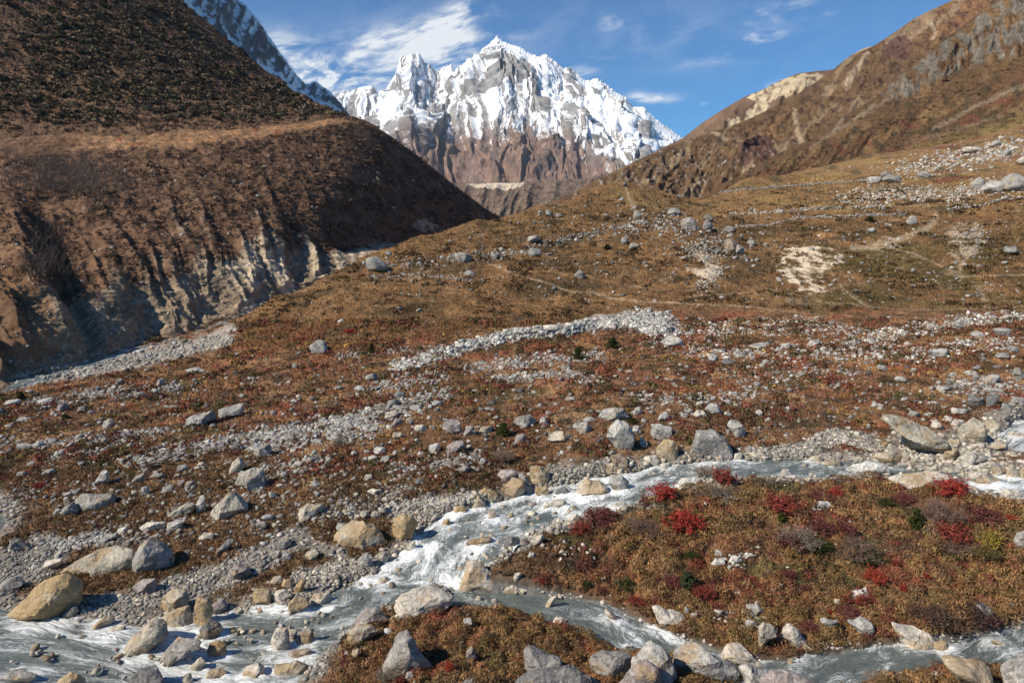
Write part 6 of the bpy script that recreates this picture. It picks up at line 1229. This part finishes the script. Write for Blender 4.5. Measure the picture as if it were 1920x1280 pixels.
ok &= ~wet | (rng.random(len(ok)) < np.where(ST[:, 2] > 6, .30, .04)); ST, SC, SP = ST[ok], SC[ok], SP[ok]
# the biggest join the boulders as things of their own, the rest are one mass of loose stones
left = max(0, 300 - len(BOULDERS)); order = np.argsort(-ST[:, 2]); big = order[:left]; small = order[left:]
for i in big:
    place(ST[i, 0], ST[i, 1], ST[i, 2] * 1.1, ST[i, 2] * .85, SC[i])
def stone_mass(name, idx, label, cat, P, S, Cc, sub):
    protos = [rock_proto(sub, 300 + k, 10 + k % 4, .06, .03) for k in range(10)]
    V, Fc, K, off = [], [], [], 0
    ch = rng.integers(0, 10, len(idx))
    for k in range(10):
        ii = idx[ch == k]; v, f = protos[k]; m = len(ii)
        if not m: continue
        Y = P[ii, 1]; r = S[ii] * Y / F / CS * .5; a = rng.uniform(0, 6.28, m); ca, sa = np.cos(a), np.sin(a)
        fx, fy_, fz = rng.uniform(.85, 1.3, m), rng.uniform(.8, 1.2, m), rng.uniform(.55, .95, m)
        x, y, z = v[None, :, 0] * (r * fx)[:, None], v[None, :, 1] * (r * fy_)[:, None], v[None, :, 2] * (r * fz)[:, None]
        tl = rng.normal(0, .35, m)[:, None]; x, z = x * np.cos(tl) - z * np.sin(tl), x * np.sin(tl) + z * np.cos(tl)
        w = np.stack([x * ca[:, None] - y * sa[:, None] + P[ii, 0][:, None], x * sa[:, None] + y * ca[:, None] + P[ii, 1][:, None], z + (P[ii, 2] + r * fz * rng.uniform(-.1, .45, m))[:, None]], -1)
        V.append(w.reshape(-1, 3)); Fc.append((f[None] + (off + np.arange(m) * len(v))[:, None, None]).reshape(-1, 3)); off += m * len(v)
        t = np.array([TINT[c] for c in Cc[ii]]) * rng.uniform(.55, 1.12, m)[:, None] * rng.normal(1, .03, (m, 3)); K.append(np.repeat(t, len(v), 0))
    o = link(name, mesh_np(name, np.concatenate(V), np.concatenate(Fc), np.clip(np.concatenate(K), .03, .85)), m_stone, kind='stuff', label=label, cat=cat); return o
bigst = ST[small, 2] > 7
ICO[1] = ico(1)
stone_mass('loose_stones', small[bigst], 'loose grey and pale stones in bands and fans across the heath', 'stones', SP, ST[:, 2], SC, 2)
stone_mass('gravel', small[~bigst], 'fine scree and river gravel in pale strips along the banks', 'gravel', SP, ST[:, 2], SC, 1)
print('boulders', len(BOULDERS), 'stones', len(small))
# ---- dry stone walls on the meadow
def wall(pl, hpx, label, group='dry stone walls on the meadow'):
    pl = np.array(pl, float); seg = np.hypot(*np.diff(pl, axis=0).T); L_ = seg.sum(); c = np.r_[0, np.cumsum(seg)]
    V, Fc, K, off = [], [], [], 0; pr = [rock_proto(2, 700 + k, 11, .06, .03) for k in range(8)]
    for lay in range(3):
        n_ = int(L_ / (hpx * (.62 + .14 * lay))); t = (np.arange(n_) + rng.random(n_) * .7) / n_ * L_; k_ = rng.random(n_) > (.06, .25, .6)[lay]; t = t[k_]
        x = np.interp(t, c, pl[:, 0]); y = np.interp(t, c, pl[:, 1]) + rng.normal(0, .35, len(t)); P, ok, _, _ = hit(x, y)
        for q in range(len(t)):
            v, f = pr[rng.integers(8)]; r = hpx * .42 * P[q, 1] / F * rng.uniform(.7, 1.2); a = rng.uniform(0, 6.28)
            s = v * np.array([r * 1.25, r, r * .8]); s = np.stack([s[:, 0] * math.cos(a) - s[:, 1] * math.sin(a), s[:, 0] * math.sin(a) + s[:, 1] * math.cos(a), s[:, 2]], -1)
            V.append(s + P[q] + np.array([0, 0, r * (.35 + .85 * lay)])); Fc.append(f + off); off += len(v); K.append(np.tile(np.array(TINT[rng.choice(list('lgl'))]) * rng.uniform(.7, 1.1), (len(v), 1)))
    link('stone_wall', mesh_np('stone_wall', np.concatenate(V), np.concatenate(Fc), np.concatenate(K)), m_stone, label=label, cat='stone wall', group=group)
wall([(1270,370),(1340,363),(1400,358),(1460,352),(1520,348),(1600,342),(1625,340)], 3.6, 'long low dry stone wall running up across the meadow, the farthest of the walls')
wall([(1368,403),(1420,402),(1470,398),(1530,394),(1600,392),(1660,390)], 5.0, 'thick tumbled dry stone wall across the middle of the meadow')
wall([(1380,427),(1440,424),(1480,413),(1520,409),(1580,408),(1640,405),(1700,404)], 4.4, 'bent dry stone wall nearest the bare scar, lowest of the meadow walls')
wall([(1775,396),(1840,388),(1880,376),(1925,371)], 5.5, 'rough dry stone wall below the overhanging boulder at the right edge')
# ---- labels that single every boulder out, by its look and the landmark next to it
LM = [(b['cx'], b['cy'], b['short'], b) for b in BOULDERS if b['short']] + LANDMARKS
used = set(b['label'] for b in BOULDERS if b['label'])
def shape_word(b):
    q = b['w'] / max(b['h'], 1); s = max(b['w'], b['h'])
    return ('small' if s < 16 else 'mid sized' if s < 34 else 'large') + ' ' + WORD[b['col']] + ' ' + ('flat' if q > 2 else 'broad' if q > 1.35 else 'upright' if q < .8 else 'blocky')
def rel(dx, dy):
    if abs(dx) > 1.3 * abs(dy): return 'left of' if dx < 0 else 'right of'
    return 'just behind' if dy < 0 else 'just in front of'
for b in BOULDERS:
    if b['label']: continue
    ds = sorted(((math.hypot(b['cx'] - x, 1.6 * (b['cy'] - y)), i) for i, (x, y, s, q) in enumerate(LM) if q is not b))
    for j in range(60):
        i1 = ds[j % 8][1]; x, y, s, _ = LM[i1]; d = ds[j % 8][0]
        near_ = 'close ' if d < 45 else ''; r_ = rel(b['cx'] - x, b['cy'] - y)
        lab = shape_word(b) + (' stone ' if b['w'] < 13 else ' boulder ') + ((near_ + r_) if near_ and r_.split()[0] != 'just' else r_) + ' ' + s
        if j >= 8:
            i2 = ds[1 + (j // 8) % 7][1]
            if i2 == i1: continue
            lab = shape_word(b) + (' stone ' if b['w'] < 13 else ' boulder ') + 'between ' + s + ' and ' + LM[i2][2]
        if lab not in used and len(lab.split()) <= 16: break
    used.add(lab); b['label'] = lab
for b in BOULDERS:
    o = b['o']; o['label'] = b['label']; o['category'] = 'boulder'
    o['group'] = 'boulders in and along the stream' if b['cy'] > np.interp(b['cx'], [0, 600, 1000, 1300, 1920], [1040, 960, 880, 840, 760]) else 'boulders lying on the heath' if b['cy'] > 600 else 'boulders on the hill and meadow'
for a in SLOPE_STONES: slope_stones(*a)
ROCKS_IN_WATER = [(b['o'].location[0], b['o'].location[1] - .1, b['w'] * b['o'].location[1] / F * .42) for b in BOULDERS if b['o'].location[1] < 60]
water('stream', 'main', .10, 90); water('stream', 'side', .10, 50); water('stream', 'fall', .08, 40); water('river', 'riv', .12, 24); water('river', 'left', .0, 60)
HAZE = 2.0e-5
# ================================================================== thin mountain air
V_ = np.array([[x, y, z] for x in (-7500, 7500) for y in (-60, 9800) for z in (-14, 2900)], float)
hz = link('haze', mesh_np('haze', V_, np.array([[0,1,3,2],[4,6,7,5],[0,4,5,1],[2,3,7,6],[0,2,6,4],[1,5,7,3]]), None, False), None, kind='stuff', label='thin blue haze filling the valley air', cat='haze')
m_hz, n = new_mat('haze'); pv = n.n('ShaderNodeVolumePrincipled'); pv.inputs['Color'].default_value = (.72, .82, 1, 1); pv.inputs['Density'].default_value = HAZE; pv.inputs['Anisotropy'].default_value = .1
o_ = n.n('ShaderNodeOutputMaterial'); n.t.links.new(pv.outputs[0], o_.inputs['Volume']); hz.data.materials.append(m_hz)
# ================================================================== SUN, SKY, CAMERA
sc = bpy.context.scene
SUN_EL = math.radians(40); SUN_AZ = math.radians(-118)              # azimuth from +Y, clockwise: from the left and a little behind
sd = np.array([math.cos(SUN_EL) * math.sin(SUN_AZ), math.cos(SUN_EL) * math.cos(SUN_AZ), math.sin(SUN_EL)])
from mathutils import Vector
L = bpy.data.lights.new('sun', 'SUN'); L.energy = 4.9; L.angle = math.radians(.5); L.color = (1.0, .915, .77)
so = bpy.data.objects.new('sun', L); COL.objects.link(so); so.rotation_euler = Vector(sd).to_track_quat('Z', 'Y').to_euler(); so.location = (0, 0, 600)
w = bpy.data.worlds.new('World'); sc.world = w; w.use_nodes = True; w.node_tree.nodes.clear(); n = NT(w.node_tree)
sky = n.n('ShaderNodeTexSky', sky_type='NISHITA'); sky.sun_disc = False; sky.sun_elevation = SUN_EL; sky.sun_rotation = SUN_AZ
sky.altitude = 1200; sky.air_density = 1.0; sky.dust_density = .1; sky.ozone_density = 2.5
tc = n.n('ShaderNodeTexCoord').outputs['Generated']; sp = n.n('ShaderNodeSeparateXYZ'); n.put(sp.inputs[0], tc)
yy = n.math('MAXIMUM', sp.outputs[1], .02); cu_ = n.math('DIVIDE', sp.outputs[0], yy); ce_ = n.math('DIVIDE', sp.outputs[2], yy)
def cloud(px, py, a, b, rot, s):
    u0, e0 = ue(px, py); r = math.radians(rot); a /= F; b /= F
    du = n.math('SUBTRACT', cu_, float(u0)); de = n.math('SUBTRACT', ce_, float(e0))
    p = n.math('DIVIDE', n.math('ADD', n.math('MULTIPLY', du, math.cos(r)), n.math('MULTIPLY', de, math.sin(r))), a)
    q = n.math('DIVIDE', n.math('SUBTRACT', n.math('MULTIPLY', de, math.cos(r)), n.math('MULTIPLY', du, math.sin(r))), b)
    d2 = n.math('ADD', n.math('MULTIPLY', p, p), n.math('MULTIPLY', q, q))
    return n.math('MULTIPLY', n.math('EXPONENT', n.math('MULTIPLY', d2, -1.0)), s)
cl_ = None
for args in [(560,105,60,26,-25,.9),(640,150,140,38,-8,.9),(780,110,110,36,10,.85),(850,95,60,22,25,.7),(560,160,80,30,0,.7),(700,75,60,16,20,.5),(870,25,110,20,28,.85),(790,55,120,16,20,.55),(700,115,240,75,8,.18),
             (1400,82,62,15,18,.85),(1412,66,16,22,0,.6),(1350,100,60,10,15,.35),(1225,186,38,7,3,1.0),(1195,184,18,9,0,.6),(1155,38,22,8,-20,.7),(1140,48,18,8,0,.4),(1135,112,20,5,0,.5),(1440,30,24,7,-15,.6),(1535,28,32,5,10,.5),(1090,135,30,9,0,.75),(945,70,40,5,0,.35),(1320,195,6,3,0,.6),(1450,158,22,5,10,.5),(1480,8,40,8,5,.5),(1250,60,300,60,0,.10),(2300,-200,300,60,0,.8),(-500,-300,400,80,10,.8)]:
    k = cloud(*args); cl_ = k if cl_ is None else n.math('ADD', cl_, k)
cv = n.n('ShaderNodeCombineXYZ'); n.put(cv.inputs[0], cu_); n.put(cv.inputs[1], n.math('ADD', n.math('MULTIPLY', ce_, 2.6), n.math('MULTIPLY', cu_, -.5)))
w1 = n.noise(7.0, 8, .62, cv.outputs[0], .9); w2 = n.noise(26.0, 5, .6, cv.outputs[0], .6)
wisp = n.math('ADD', n.math('MULTIPLY', w1, .75), n.math('MULTIPLY', w2, .25))
den = n.math('MULTIPLY', cl_, n.rng(wisp, .40, .66, .0, 1.5)); den = n.math('MINIMUM', n.math('MULTIPLY', den, n.rng(sp.outputs[1], .02, .2)), .93)
blue = n.mix(1.0, sky.outputs[0], (.42, .90, 1.24), 'MULTIPLY'); mixc = n.mix(den, blue, (9.6, 9.9, 10.2))
bg = n.n('ShaderNodeBackground'); n.put(bg.inputs[0], mixc); bg.inputs[1].default_value = .08
o = n.n('ShaderNodeOutputWorld'); w.node_tree.links.new(bg.outputs[0], o.inputs[0])
cam = bpy.data.cameras.new('camera'); co = bpy.data.objects.new('camera', cam); COL.objects.link(co); sc.camera = co
cam.sensor_width = 36; cam.lens = 24; cam.clip_end = 20000; cam.clip_start = .5
co.location = (0, 0, CZ); co.rotation_euler = (math.pi / 2 - TH, 0, 0)
sc.view_settings.view_transform = 'Standard'; sc.view_settings.look = 'None'; sc.view_settings.exposure = 0.30; sc.view_settings.gamma = 1
